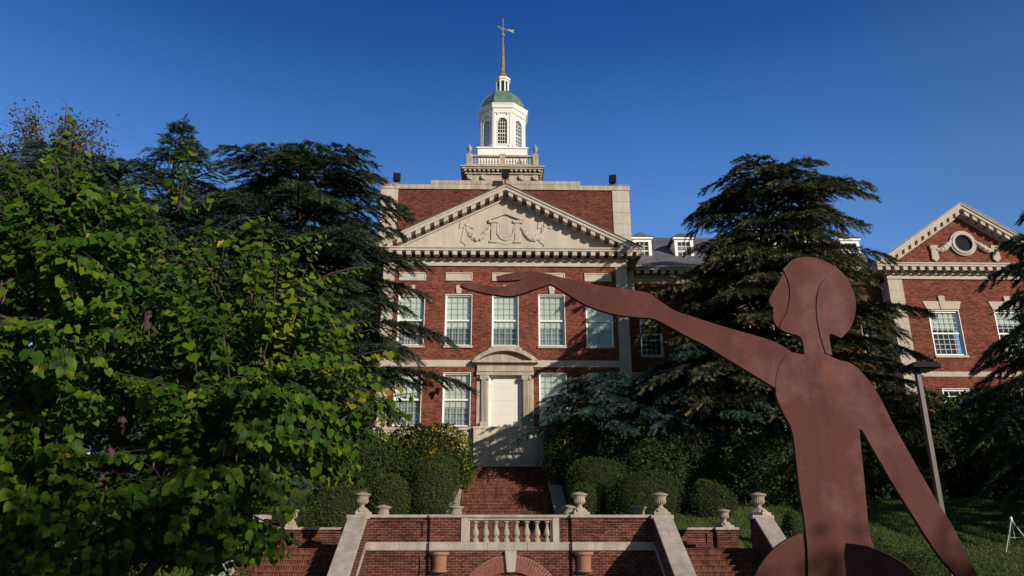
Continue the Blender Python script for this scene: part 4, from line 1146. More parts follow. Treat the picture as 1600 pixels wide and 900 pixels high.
# ---------------------------------------------------------------- stairs
def stair_flight(mb, x0, x1, y0, z0, n, rise, tread, m=0):
    """rising away from the viewer; solid steps with a slightly proud nosing."""
    for i in range(n):
        z = z0 + i * rise
        mb.box(x0, x1, y0 + i * tread, y0 + (i + 1) * tread + (0.05 if i < n - 1 else 0.0), z0 - 0.3, z + rise - 0.03 - 0.001 * (i % 2), m)
        mb.box(x0 + 0.003, x1 - 0.003, y0 + i * tread - 0.03, y0 + (i + 1) * tread, z + rise - 0.03, z + rise, m)
us = thing('brick_stairs', (0, 33.4, 1.5), 'long brick stairs climbing between hedges to the white entrance door', 'stairs')
q = MB(); stair_flight(q, -2.1, 2.1, 33.3, 1.5, 22, 3.75 / 22, 7.2 / 22); q.box(-2.1, 2.1, 40.47, 41.6, 1.2, 5.245)
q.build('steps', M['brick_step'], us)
for sx in (-1, 1):
    ck = MB(); cb = MB()
    def cheek(x0, x1, ya, za, yb2, zb):
        a_, b2 = sorted((sx * x0, sx * x1))
        cb.prism([(ya, 1.3), (yb2, 1.3), (yb2, zb), (ya, za)], a_ + 0.03, b2 - 0.03, 'x')
        ck.prism([(ya, za), (yb2, zb), (yb2, zb + 0.11), (ya, za + 0.11)], a_, b2, 'x')
    cheek(2.1, 2.72, 33.0, 2.15, 37.6, 4.0)
    a_, b2 = sorted((sx * 2.1, sx * 2.72)); ck.box(a_, b2, 37.6, 38.1, 4.0, 4.16)
    cb.box(a_ + 0.03, b2 - 0.03, 37.6, 41.5, 1.3, 4.0)
    cheek(2.1, 2.58, 38.1, 4.12, 40.6, 5.35)
    a_, b2 = sorted((sx * 2.1, sx * 2.6)); ck.box(a_, b2, 40.6, 41.5, 5.35, 5.47)
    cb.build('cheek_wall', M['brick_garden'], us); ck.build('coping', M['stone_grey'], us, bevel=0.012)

def side_stairs(sx, label):
    t = thing('side_stairs', (sx * 6.15, 21.5, 0), label, 'stairs', 'stairs either side of the terrace wall')
    def X(a_, b2): return tuple(sorted((sx * a_, sx * b2)))
    q = MB()
    n = 9; x0, x1 = X(4.88, 7.4)
    stair_flight(q, x0, x1, 24.3 - 9 * 0.245, 0.0, n, 1.38 / n, 0.245)
    q.box(x0, x1, 24.29, 26.5, -0.2, 1.378)
    q.build('steps', M['brick_step'], t)
    bw = MB()
    xa, xb = X(4.9, 6.9); panel_wall(bw, xa, xb, 1.38, 1.94, 26.42, *X(5.3, 6.6), 1.5, 1.84); bw.box(xa, xb, 26.48, 26.85, 0.9, 1.94)
    xa, xb = X(6.9, 7.62); bw.box(xa, xb, 26.30, 26.87, 0.9, 1.94)
    bw.build('back_wall', M['brick_garden'], t)
    c = MB(); xa, xb = X(4.9, 6.86); c.box(xa, xb, 26.36, 26.9, 1.94, 2.02); xa, xb = X(6.86, 7.66); c.box(xa, xb, 26.24, 26.92, 1.94, 2.025)
    c.build('back_coping', M['stone_grey'], t, bevel=0.015)
    sl = 0.64
    for (a_, b2, nm) in ((4.31, 4.9, 'inner'), (7.4, 7.96, 'outer')):
        xa, xb = X(a_, b2)
        yt, yb2 = YW - 0.12, YW - 3.55
        zt, zb = 2.24, 2.24 - sl * (yt - yb2)
        k = MB(); k.prism([(yb2, -0.1), (yt + 0.5, -0.1), (yt + 0.5, zt), (yt, zt), (yb2, zb)], xa + 0.03, xb - 0.03, 'x')
        k.build('cheek_wall', M['brick_garden'], t)
        k = MB(); k.prism([(yb2 - 0.05, zb - 0.03), (yt, zt), (yt, zt + 0.085), (yb2 - 0.05, zb + 0.055)], xa, xb, 'x')
        k.box(xa - 0.05, xb + 0.05, yt - 0.06, yt + 0.55, zt - 0.02, zt + 0.10)
        k.build('coping', M['stone_grey'], t, bevel=0.012)
        if nm == 'inner':                                   # stone string following the slope on the wall side
            xi = sx * 4.30
            xa2, xb2 = sorted((xi, xi + sx * 0.06))
            k = MB(); dz = 0.72
            k.prism([(yb2, zb - dz - 0.10), (yt + 0.05, zt - dz - 0.08), (yt + 0.05, zt - dz + 0.02), (yb2, zb - dz)], xa2, xb2, 'x')
            k.build('stone_string', M['stone_grey'], t)
    return t
side_stairs(1, 'brick side stairs right of the terrace wall, beside the sculpture')
side_stairs(-1, 'brick side stairs left of the terrace wall, partly behind the leafy tree')

# ---------------------------------------------------------------- stone urns
def make_urn(loc, label, name, group):
    x, y, z = loc
    t = thing(name, loc, label, 'urn', group)
    q = MB(); q.box(x - 0.30, x + 0.30, y - 0.30, y + 0.30, z, z + 0.10)
    q.prism([(x - 0.28, z + 0.10), (x + 0.28, z + 0.10), (x + 0.15, z + 0.24), (x - 0.15, z + 0.24)], y - 0.15, y + 0.15)
    q.prism([(y - 0.28, z + 0.10), (y + 0.28, z + 0.10), (y + 0.15, z + 0.241), (y - 0.15, z + 0.241)], x - 0.15, x + 0.15, 'x')
    q.build('plinth', M['stone_urn'], t, bevel=0.01)
    q = MB()
    prof = [(0.15, 0.20), (0.12, 0.27), (0.085, 0.32), (0.085, 0.345), (0.115, 0.355), (0.115, 0.375), (0.16, 0.39), (0.19, 0.43), (0.20, 0.48), (0.205, 0.56), (0.235, 0.645), (0.285, 0.69), (0.31, 0.70), (0.31, 0.73), (0.25, 0.755), (0.10, 0.80), (0.0, 0.82)]
    q.lathe(x, y, [(r_, z + z_) for r_, z_ in prof], 28)
    q.build('bowl', M['stone_urn'], t, smooth=True)
    q = MB()
    for k in range(20):                                     # gadroons round the bowl
        a_ = 2 * PI * k / 20
        q.tube([(x + r_ * math.cos(a_), y + r_ * math.sin(a_), z + z_) for r_, z_ in ((0.165, 0.395), (0.195, 0.44), (0.205, 0.5), (0.208, 0.56))], [0.012, 0.022, 0.022, 0.008], 5)
    q.build('gadroons', M['stone_urn'], t, smooth=True)
    return t
UG = 'stone urns on the terrace walls'
urn0 = make_urn((4.62, YW + 0.14, 2.345), 'tall stone urn on the pier at the right end of the terrace wall', 'stone_urn', UG)
urn0.scale = (0.84,) * 3
copy_thing(urn0, (-4.55, YW + 0.14, 2.345), 'tall stone urn at the left end of the terrace wall, beside the tree leaves', rz=0.4)
copy_thing(urn0, (2.12, YW + 0.14, 2.352), 'tall stone urn on the terrace wall just right of the balustrade', rz=0.2)
copy_thing(urn0, (7.68, YW + 0.14, 2.345), 'tall stone urn on the outer stair pier beside the sculpture', rz=0.7)
copy_thing(urn0, (7.27, 26.57, 2.025), 'stone urn on the lower brick pier at the top of the right side stairs', scale=0.74, rz=0.3)
copy_thing(urn0, (-7.27, 26.57, 2.025), 'stone urn on the lower brick pier by the left side stairs', scale=0.74, rz=0.3)
LG = 'stone bowls behind the terrace wall coping'
for x, lb in ((-4.02, 'low stone bowl behind the coping, next to the tall left urn'), (-1.72, 'low stone bowl behind the coping at the left foot of the brick stairs'),
              (1.86, 'low stone bowl overlapping the tall urn just right of the balustrade'), (4.1, 'low stone bowl before the wide clipped shrub, left of the right end urn')):
    o = copy_thing(urn0, (x, 25.0, 2.0), lb); o['group'] = LG

# ---------------------------------------------------------------- steel figure sculpture
YS = 6.5
sculp = thing('steel_sculpture', (2.4, 6.5, 0), 'tall brown cut out steel figure sculpture with one arm stretched out to the left', 'sculpture')
HEADL = [(2.43, 4.1), (2.31, 4.07), (2.22, 3.99), (2.19, 3.91), (2.15, 3.84), (2.1, 3.77), (2.055, 3.69), (2.047, 3.67), (2.052, 3.64), (2.063, 3.62), (2.082, 3.6), (2.07, 3.58), (2.074, 3.555), (2.066, 3.53), (2.068, 3.49), (2.08, 3.45), (2.11, 3.41), (2.15, 3.38), (2.2, 3.362), (2.26, 3.348), (2.29, 3.33), (2.305, 3.28), (2.305, 3.17)]
HEADR = [(2.52, 4.09), (2.62, 4.05), (2.73, 3.97), (2.79, 3.87), (2.82, 3.77), (2.83, 3.67), (2.81, 3.56), (2.77, 3.46), (2.71, 3.38), (2.65, 3.32), (2.61, 3.34), (2.57, 3.36), (2.54, 3.36), (2.532, 3.32), (2.53, 3.27), (2.53, 3.2), (2.54, 3.15)]
RARM = [(2.63, 3.115), (2.71, 3.09), (2.78, 3.03), (2.84, 2.95), (2.9, 2.84), (2.95, 2.71), (3.015, 2.52), (3.085, 2.35), (3.175, 2.13), (3.28, 1.89), (3.37, 1.7), (3.43, 1.51), (3.5, 1.33)]
RIN = [(3.32, 1.33), (3.23, 1.45), (3.14, 1.61), (3.05, 1.79), (2.955, 1.98), (2.865, 2.18), (2.79, 2.35), (2.73, 2.49), (2.70, 2.52)]
TR = [(2.69, 2.33), (2.68, 2.09), (2.665, 1.85), (2.655, 1.66), (2.675, 1.57), (2.72, 1.47), (2.77, 1.38), (2.80, 1.33)]
TL = [(2.13, 1.66), (2.13, 1.79), (2.12, 1.97), (2.12, 2.21), (2.12, 2.43), (2.105, 2.54), (2.065, 2.63), (2.025, 2.74), (2.01, 2.82), (2.02, 2.87)]
HAIR = [(2.6, 3.9), (2.55, 3.85), (2.5, 3.77), (2.472, 3.67), (2.46, 3.58), (2.455, 3.49), (2.46, 3.38), (2.47, 3.29), (2.49, 3.18), (2.51, 3.10)]
FACE = [(2.215, 3.97), (2.235, 3.89), (2.245, 3.81), (2.24, 3.72), (2.215, 3.62), (2.18, 3.54), (2.13, 3.47)]
ARM = [(-0.44, 3.89), (-0.35, 3.91), (-0.22, 3.935), (-0.04, 3.93), (0.13, 3.89), (0.37, 3.83), (0.56, 3.80), (0.73, 3.775), (0.94, 3.74), (0.985, 3.715), (1.07, 3.645), (1.17, 3.575), (1.38, 3.50), (1.56, 3.44), (1.72, 3.39), (1.91, 3.335), (2.07, 3.275), (2.19, 3.2), (2.12, 3.15), (2.06, 3.05), (2.02, 2.94), (2.01, 2.87), (1.88, 2.955), (1.75, 3.04), (1.59, 3.145), (1.43, 3.25), (1.25, 3.345), (1.09, 3.44), (0.97, 3.495), (0.87, 3.505), (0.72, 3.52), (0.59, 3.545), (0.4, 3.61), (0.26, 3.69), (0.11, 3.79), (0.05, 3.82), (-0.12, 3.755), (-0.25, 3.71), (-0.32, 3.70), (-0.5, 3.72), (-0.63, 3.75), (-0.77, 3.792), (-0.77, 3.808), (-0.72, 3.825), (-0.59, 3.805), (-0.47, 3.79), (-0.38, 3.79), (-0.19, 3.862), (-0.31, 3.85), (-0.43, 3.845)]
def curve(p, n=4, corner=42):
    """Catmull-Rom through an open outline, keeping sharp corners sharp."""
    out = []
    m = len(p)
    def sharp(i):
        if i <= 0 or i >= m - 1: return True
        a_, b2 = Vector(p[i]) - Vector(p[i - 1]), Vector(p[i + 1]) - Vector(p[i])
        return a_.angle(b2, 0) > R(corner)
    for i in range(m - 1):
        p1, p2 = Vector(p[i]), Vector(p[i + 1])
        L_ = (p2 - p1).length
        def tng(j):
            if sharp(j): return (p2 - p1)
            d_ = (Vector(p[j + 1]) - Vector(p[j - 1])).normalized()
            return d_ * L_
        m1, m2 = tng(i), tng(i + 1)
        for k in range(n):
            t = k / n
            q_ = p1 * (2 * t**3 - 3 * t**2 + 1) + m1 * (t**3 - 2 * t**2 + t) + p2 * (-2 * t**3 + 3 * t**2) + m2 * (t**3 - t**2)
            out.append((q_.x, q_.y))
    out.append(tuple(p[-1]))
    return out
TH = 0.045
# head, neck and torso in one plate down to the ground; the face plate sits behind its front edge
outline_l = curve(HEADL[:3] + [(2.205, 3.975)]) + curve(FACE[1:])[0:] + curve(HEADL[16:] + [(2.28, 3.17), (2.20, 3.19), (2.12, 3.14), (2.06, 3.04), (2.025, 2.94), (2.015, 2.85)] + TL[::-1][1:] + [(2.125, 1.5), (2.10, 1.2), (2.16, 0.6), (2.18, 0.05)])
outline_r = [(2.72, 0.05), (2.78, 0.6), (2.86, 1.1)] + TR[::-1] + [(2.70, 2.52), (2.76, 2.62), (2.80, 2.85), (2.76, 3.0), (2.70, 3.085), (2.63, 3.112)] + curve(HEADR[::-1])
q = MB(); q.prism(outline_l + outline_r, YS, YS + TH); q.build('torso', M['steel'], sculp)
ra = curve([(2.60, 3.118)] + RARM + [(3.50, 1.28), (3.44, 1.18), (3.38, 1.2)] + RIN) + [(2.66, 2.62), (2.62, 2.8), (2.585, 3.0)]
q = MB(); q.prism(ra, YS + 0.0006, YS + TH - 0.001); q.build('lowered_arm', M['steel'], sculp)
a_main = ARM[:18] + [(2.19, 3.18), (2.17, 3.12), (2.11, 3.02), (2.06, 2.9), (2.02, 2.86)] + ARM[21:]
q = MB(); q.prism(curve(a_main), YS + 0.005, YS + TH + 0.010); q.build('outstretched_arm', M['steel'], sculp)
fpl = curve(HEADL[3:17]) + [(2.15, 3.46), (2.22, 3.54), (2.26, 3.62), (2.28, 3.72), (2.28, 3.83), (2.26, 3.93), (2.23, 3.97)]
q = MB(); q.prism(fpl, YS + 0.009, YS + TH + 0.010); q.build('face_plate', M['steel'], sculp)
hp = curve(HAIR[:-1]) + [(2.545, 3.16), (2.54, 3.3), (2.545, 3.357)] + curve(HEADR[3:12][::-1]) + [(2.745, 3.945), (2.68, 3.945)]
hp = [(x + 0.004, z) for x, z in hp]
q = MB(); q.prism(hp, YS - 0.008, YS - 0.0005); q.build('hair_plate', M['steel'], sculp)
hl = curve([(2.135, 1.66), (2.05, 1.643), (1.94, 1.592), (1.84, 1.522), (1.75, 1.43), (1.68, 1.33), (1.62, 1.15), (1.60, 0.9), (1.64, 0.6), (1.72, 0.05)]) + [(2.15, 0.05), (2.13, 0.9)]
q = MB(); q.prism(hl, YS + 0.020, YS + TH + 0.020); q.build('left_hip_plate', M['steel'], sculp)
# right hip: a curved plate turned forward, its left face away from the sun
fin = MB()
prof = [(2.45, 1.58, 0.0), (2.50, 1.572, 0.06), (2.55, 1.558, 0.12), (2.60, 1.533, 0.17), (2.65, 1.50, 0.22), (2.69, 1.468, 0.26), (2.73, 1.43, 0.30), (2.77, 1.375, 0.33), (2.80, 1.32, 0.35), (2.84, 1.2, 0.38), (2.86, 0.9, 0.40), (2.84, 0.5, 0.39), (2.80, 0.05, 0.36)]
low = [(2.46, 1.52), (2.465, 1.45), (2.468, 1.4), (2.47, 1.33), (2.475, 1.2), (2.48, 1.1), (2.485, 1.0), (2.49, 0.9), (2.495, 0.75), (2.5, 0.6), (2.5, 0.4), (2.5, 0.2), (2.5, 0.05)]
q = MB()
pts = [(x, YS - 0.003 - d * 1.15, z) for x, z, d in prof] + [(2.45, YS - 0.003, 0.05)]
n = len(pts)
off = Vector((0.03, 0.02, 0.0))
q.add(pts + [tuple(Vector(p) + off) for p in pts], [tuple(range(n)), tuple(range(2 * n - 1, n - 1, -1))] + [(i, (i + 1) % n, n + (i + 1) % n, n + i) for i in range(n)])
q.build('right_hip_plate', M['steel'], sculp)
q = MB(); q.box(1.5, 3.1, YS - 0.45, YS + 0.5, 0.0, 0.06); q.build('base_plate', M['steel'], sculp, bevel=0.005)

# ---------------------------------------------------------------- lamp post, tripod
lp = thing('lamp_post', (7.0, 13, 0), 'slim bronze lamp post with a flat rectangular head behind the sculpture', 'lamp post')
q = MB(); q.box(6.958, 7.042, 12.958, 13.042, 0.05, 4.42); q.build('pole', M['bronze_paint'], lp, bevel=0.008)
q = MB(); q.box(6.85, 7.15, 12.85, 13.15, 0.0, 0.06); q.build('base', M['bronze_paint'], lp, bevel=0.01)
q = MB(); q.box(6.80, 7.30, 12.75, 13.25, 4.46, 4.53); q.box(6.86, 7.24, 12.8, 13.2, 4.53, 4.57); q.box(6.96, 7.04, 12.96, 13.04, 4.38, 4.47); q.build('lamp_head', M['black'], lp, bevel=0.01)
q = MB(); q.box(6.86, 7.24, 12.82, 13.18, 4.452, 4.462); q.build('lens', M['darkglass'], lp)
tx, ty = 16.72, 26.0; tz = hill(tx, ty) - 0.02
tp = thing('tripod', (tx, ty, tz), 'white metal tripod stand on the shaded lawn at the right edge', 'tripod')
q = MB(); q.lathe(tx, ty, [(0.03, tz + 1.0), (0.05, tz + 1.02), (0.05, tz + 1.1), (0.03, tz + 1.16)], 10); q.build('head', M['tripod'], tp)
for k in range(3):
    a_ = R(80 + 120 * k); q = MB(); e = (tx + 0.58 * math.cos(a_), ty + 0.58 * math.sin(a_))
    q.tube([(tx, ty, tz + 1.06), (e[0], e[1], hill(*e))], [0.02, 0.014], 8); q.build('leg', M['tripod'], tp)
q = MB()
for k in range(3):
    a_ = R(80 + 120 * k); q.tube([(tx, ty, tz + 0.5), (tx + 0.25 * math.cos(a_), ty + 0.25 * math.sin(a_), tz + 0.5)], 0.01, 6)
q.tube([(tx, ty, tz + 0.45), (tx, ty, tz + 1.05)], 0.012, 6); q.build('brace', M['tripod'], tp)

# ---------------------------------------------------------------- conifers
def spray_template():
    """short twig bristling with needles along +Y (length 1), drooping a little."""
    r = np.random.default_rng(5)
    vs, fs = [], []
    for i in range(14):
        t = 0.05 + 0.9 * i / 13
        side = 1 if i % 2 else -1
        up = r.uniform(-0.25, 0.55)
        p = np.array([0, t, -0.10 * t * t])
        d = np.array([side * r.uniform(0.55, 1.0), r.uniform(0.5, 0.9), up]); d /= np.linalg.norm(d)
        L = 0.42 * (1 - 0.35 * t) * r.uniform(0.8, 1.2)
        wv = np.cross(d, [0, 0, 1]); wv = wv / np.linalg.norm(wv) * 0.055 + np.array([0, 0, r.uniform(-0.03, 0.03)])
        o = len(vs)
        vs += [p - wv, p + wv, p + d * L]
        fs.append((o, o + 1, o + 2))
    o = len(vs)
    vs += [(-0.05, 0, 0), (0.05, 0, 0), (0.0, 1.12, -0.14)]; fs.append((o, o + 1, o + 2))
    return np.array(vs), fs
SPRAY_V, SPRAY_F = spray_template()

def cedar(name, x, y, zb, ztop, prof, mat, label, seed, tiers=11, per=7, size=0.34, lean=(0.0, 0.0), droop=0.20, rise=0.10, trunk_r=0.32, tan_top=0.0, gap=0.55, zmin=None, asym=None, group=None, cat='tree', bmat='bark_dark', dens=1.0):
    """prof: list of (height fraction 0..1, limb reach m). Layered plates of drooping sprays on a tapered trunk."""
    r = np.random.default_rng(seed)
    root = thing(name, (x, y, zb), label, cat, group)
    H = ztop - zb
    fr_, rr_ = zip(*prof)
    tb = MB()
    tp_, tr_ = [], []
    for i in range(12):
        t = i / 11
        tp_.append((x + lean[0] * t * t + 0.12 * math.sin(5 * t + seed), y + lean[1] * t * t + 0.12 * math.cos(4 * t + seed), zb - 0.2 + (H * 0.97 + 0.2) * t)); tr_.append(trunk_r * (1 - t) ** 0.8 + 0.025)
    tb.tube(tp_, tr_, 9)
    def trunk_at(f):
        i = min(int(f * 11), 10); k = f * 11 - i
        return np.array(tp_[i]) * (1 - k) + np.array(tp_[i + 1]) * k
    P_, D_, N_, S_, RN = [], [], [], [], []
    f0 = 0.12 if zmin is None else (zmin - zb) / H
    az0 = r.uniform(0, 6.28)
    for ti in range(tiers):
        f = f0 + (0.985 - f0) * (ti / (tiers - 1)) ** 0.95
        reach0 = np.interp(f, fr_, rr_)
        n = max(4, int(round(per * (0.75 + 0.5 * r.random()))))
        for li in range(n):
            az = az0 + ti * 2.4 + 2 * PI * li / n + r.normal(0, 0.2)
            d = np.array([math.cos(az), math.sin(az), 0.0])
            reach = reach0 * r.uniform(0.72, 1.08)
            if asym is not None: reach *= 1 + asym * d[0] - (0.22 * d[1] if d[1] > 0 else 0.0)
            ff = f + r.normal(0, 0.012)
            b0 = trunk_at(min(max(ff - 0.02, 0.0), 0.97))
            up = rise * (1.6 if f > 0.85 else 1.0) + r.normal(0, 0.04)
            dr = droop * r.uniform(0.7, 1.3)
            wob = r.normal(0, 0.10)
            side = np.array([-d[1], d[0], 0.0])
            def pt(t):
                return b0 + d * reach * t + np.array([0, 0, reach * (up * t * 1.5 - (dr + up * 0.6) * t ** 2.4)]) + side * reach * wob * t * t
            seg = [pt(t) for t in np.linspace(0, 0.93, 7)]
            tb.tube(seg, [0.018 + 0.022 * reach * (1 - t) ** 1.2 * 0.7 for t in np.linspace(0, 1, 7)], 5)
            # branchlets, alternately left and right, and sprays on top of the limb
            nb_ = int(max(8, reach * 9.0 * dens))
            for bi in range(nb_):
                t = 0.22 + 0.78 * (bi + r.random() * 0.8) / nb_
                if t > 1: t = 1.0
                p0 = pt(t)
                tg = pt(min(t + 0.03, 1.03)) - pt(max(t - 0.03, 0)); tg /= np.linalg.norm(tg)
                sd = 1 if bi % 2 else -1
                ang = sd * R(r.uniform(35, 75)) * (1 - 0.5 * max(0, t - 0.8) / 0.2)
                bd = tg * math.cos(ang) + side * math.sin(ang)
                bl_ = (0.28 + reach * 0.30 * (1.12 - t)) * r.uniform(0.7, 1.25)
                ns = max(2, int(bl_ / (size * 0.36)))
                for k in range(ns):
                    s_ = (k + 0.3) / ns
                    q_ = p0 + bd * bl_ * s_ + np.array([0, 0, -bl_ * 0.30 * s_ * s_ + 0.03])
                    ax = bd * r.uniform(0.7, 1.0) + side * sd * r.normal(0, 0.35) + tg * r.uniform(0.0, 0.5) + np.array([0, 0, r.normal(-0.10, 0.22) - 0.3 * s_])
                    P_.append(q_); D_.append(ax); N_.append(np.array([r.normal(0, 0.75), r.normal(-0.3, 0.75), 0.8 + r.normal(0, 0.3)])); S_.append(size * r.uniform(0.7, 1.25))
                    RN.append(min(1, max(0, r.normal(0.42, 0.2) + tan_top * (0.25 if s_ > 0.5 else 0.0) + 0.15 * (t - 0.5))))
    # leader
    for i in range(18):
        f = 0.95 + 0.06 * i / 18; p0 = trunk_at(min(f, 0.999)) + np.array([0, 0, max(0, f - 1) * H * 0.4])
        a_ = r.uniform(0, 6.28)
        P_.append(p0); D_.append(np.array([math.cos(a_), math.sin(a_), r.uniform(0.1, 0.8)])); N_.append(np.array([0.1, 0.1, 1.0])); S_.append(size * r.uniform(0.7, 1.1)); RN.append(0.5)
    tb.build('trunk', M[bmat], root, smooth=True, recalc=False)
    P_, D_, N_, S_ = np.array(P_), np.array(D_), np.array(N_), np.array(S_)
    F_ = frames(D_, N_) * S_[:, None, None]
    scatter_mesh('crown', SPRAY_V, SPRAY_F, F_, P_, np.array(RN), mat, root)
    return root

cedar('cedar_tree', 13.1, 37.5, 4.2, 21.5, [(0, 6.4), (0.2, 7.2), (0.42, 7.5), (0.5, 7.3), (0.62, 6.0), (0.75, 5.2), (0.85, 5.2), (0.93, 4.9), (1.0, 3.8)], M['cedar_tan'],
      'broad layered cedar with tan tinged drooping sprays, directly behind the sculpture head', 3, tiers=14, per=10, lean=(1.5, 0), tan_top=0.55, asym=0.08, droop=0.28, rise=0.14, size=0.36, zmin=8.0)
cedar('cedar_tree', -9.9, 33.2, 3.2, 19.7, [(0, 7.6), (0.25, 8.4), (0.45, 7.3), (0.6, 6.6), (0.72, 6.4), (0.86, 4.8), (0.94, 4.2), (1.0, 3.4)], M['cedar'],
      'dark green layered cedar with a flat top left of the brick hall', 8, tiers=13, per=9, asym=0.0, droop=0.20, rise=0.16, size=0.36, zmin=8.4)
cedar('cedar_tree', -19.2, 29.5, 2.0, 18.4, [(0, 6.0), (0.4, 6.3), (0.7, 5.2), (0.88, 4.0), (0.96, 2.8), (1.0, 1.5)], M['cedar_blue'],
      'blue grey cedar at the far left edge behind the heart leaved tree', 14, tiers=14, per=10)
cedar('cedar_tree', -13.0, 30.6, 2.2, 16.2, [(0, 5.0), (0.4, 5.4), (0.7, 4.6), (0.88, 3.6), (1.0, 1.8)], M['cedar_blue'],
      'blue grey cedar between the pointed conifer and the dark flat topped cedar', 17, tiers=12, per=9)
cedar('blue_spruce', -14.7, 30.0, 2.2, 20.2, [(0, 5.6), (0.4, 5.4), (0.7, 4.4), (0.82, 3.0), (0.9, 1.2), (0.95, 0.6), (1.0, 0.2)], M['cedar_blue'],
      'blue grey conifer with a thin pointed leader above the heart leaved tree', 21, tiers=19, per=8, rise=0.2, droop=0.12, size=0.27)
cedar('cedar_tree', 20.8, 26.5, 1.3, 14.6, [(0, 3.4), (0.3, 4.2), (0.5, 4.0), (0.7, 3.0), (0.85, 2.2), (1.0, 0.8)], M['cedar'],
      'dark cedar reaching in from the right edge in front of the pavilion', 27, tiers=10, per=8, droop=0.34, rise=0.12, size=0.30, zmin=4.2)
cedar('spreading_cedar', 4.9, 37.6, 4.6, 9.8, [(0, 5.2), (0.3, 5.8), (0.5, 5.4), (0.75, 4.0), (1.0, 1.8)], M['cedar_blue'],
      'low spreading blue cedar reaching in front of the white entrance door', 33, tiers=5, per=7, droop=0.20, rise=0.05, trunk_r=0.2, size=0.25, zmin=7.5)
cedar('spreading_cedar', 9.4, 36.3, 4.2, 11.0, [(0, 4.4), (0.4, 4.8), (0.7, 3.8), (1.0, 1.6)], M['cedar_blue'],
      'low weeping blue cedar under the outstretched arm of the sculpture', 37, tiers=7, per=9, droop=0.26, rise=0.08, trunk_r=0.2, size=0.27, zmin=7.6)
# unseen trees set outside the frame to the right, shading lawn and pavilion
cedar('cedar_tree', 41.0, 30.0, 3.0, 16.5, [(0, 6.0), (0.3, 6.5), (0.6, 5.4), (0.85, 4.0), (1.0, 2.0)], M['cedar'],
      'dark cedar outside the frame right of the pavilion', 41, tiers=11, per=9, size=0.5)
cedar('cedar_tree', 33.0, 22.0, 0.4, 13.5, [(0, 5.0), (0.3, 5.5), (0.6, 4.4), (0.85, 3.2), (1.0, 1.5)], M['cedar'],
      'dark cedar outside the frame at the right of the lawn', 43, tiers=10, per=9, size=0.5)

# ---------------------------------------------------------------- bronze broadleaf behind the left trees
def broadleaf(name, x, y, zb, zc, rx, rz, mat, label, seed, n=9000, leaf=0.17):
    r = np.random.default_rng(seed)
    root = thing(name, (x, y, zb), label, 'tree')
    tb = MB(); ends = []
    tb.tube([(x, y, zb - 0.1), (x + 0.1, y, zb + (zc - zb) * 0.5), (x, y, zc)], [0.3, 0.22, 0.12], 8)
    for i in range(26):
        a_, e_ = r.uniform(0, 2 * PI), r.uniform(0.0, 1.3)
        d = np.array([math.cos(a_) * math.cos(e_), math.sin(a_) * math.cos(e_), math.sin(e_)])
        p0 = np.array([x, y, zc - rz * r.uniform(0.2, 0.7)]); p1 = np.array([x, y, zc]) + d * np.array([rx, rx, rz]) * r.uniform(0.75, 1.05)
        pm = (p0 + p1) / 2 + np.array([0, 0, 0.4])
        tb.tube([p0, pm, p1], [0.09, 0.05, 0.012], 5)
        for t in np.linspace(0.35, 1.0, 6): ends.append(p0 * (1 - t) ** 2 + 2 * pm * t * (1 - t) + p1 * t * t)
    tb.build('trunk', M['bark'], root, smooth=True, recalc=False)
    ends = np.array(ends)
    P_ = ends[r.integers(0, len(ends), n)] + r.normal(0, 0.27, (n, 3))
    D_ = r.normal(0, 1, (n, 3)) + np.array([0, 0, -0.4]); N_ = r.normal(0, 1, (n, 3)) + np.array([0.2, -0.3, 0.9])
    S_ = leaf * r.uniform(0.6, 1.2, n)
    F_ = frames(D_, N_) * S_[:, None, None]
    scatter_mesh('crown', [(-.3, .3, 0), (0, 0, 0.05), (.3, .3, 0), (0, 1, 0)], [(0, 1, 2, 3)], F_, P_, r.random(n), mat, root)
    return root
broadleaf('broadleaf_tree', -24.2, 36.0, 4, 19.6, 4.4, 3.4, M['bronze_leaf'], 'bronze leaved tree top rising behind the blue grey cedar at far left', 4)

broadleaf('broadleaf_tree', 5.0, -3.2, 0, 4.5, 3.6, 1.7, M['hedge'], 'unseen green broadleaf tree added behind the viewer for shade', 6, n=3800, leaf=0.15)  # unseen, added to darken the lower part of the heart leaved tree
broadleaf('broadleaf_tree', 12.9, -4.0, 0, 4.6, 2.4, 1.3, M['hedge'], 'smaller unseen green broadleaf tree added behind the viewer on the right for shade', 12, n=5500, leaf=0.16)  # out of view, put in to throw shade on the sculpture's lower part

# ---------------------------------------------------------------- the heart leaved tree in front
def in_poly(px, pz, poly):
    inside = np.zeros(len(px), bool)
    n = len(poly); j = n - 1
    for i in range(n):
        xi, zi = poly[i]; xj, zj = poly[j]
        c = ((zi > pz) != (zj > pz)) & (px < (xj - xi) * (pz - zi) / (zj - zi + 1e-12) + xi)
        inside ^= c; j = i
    return inside
SIL = [(-6.9, 0.95), (-7.0, 3.2), (-6.3, 4.5), (-5.44, 4.69), (-5.14, 4.94), (-4.87, 5.05), (-4.7, 5.1), (-4.4, 5.1), (-4.23, 5.05), (-4.01, 4.95), (-3.7, 4.86), (-3.4, 4.8), (-3.13, 4.68), (-2.87, 4.5), (-2.67, 4.35), (-2.34, 4.2), (-2.1, 4.1), (-1.95, 3.9), (-1.75, 3.75), (-1.8, 3.55), (-1.66, 3.4), (-1.45, 3.15), (-1.5, 3.0), (-1.25, 2.8), (-1.2, 2.65), (-1.4, 2.5), (-1.6, 2.35), (-1.62, 2.1), (-1.78, 1.95), (-1.75, 1.85), (-1.97, 1.72), (-2.15, 1.57), (-2.35, 1.42), (-2.75, 1.36), (-3.0, 1.6), (-3.4, 1.5), (-3.87, 1.3), (-4.5, 1.25), (-5.2, 1.1)]
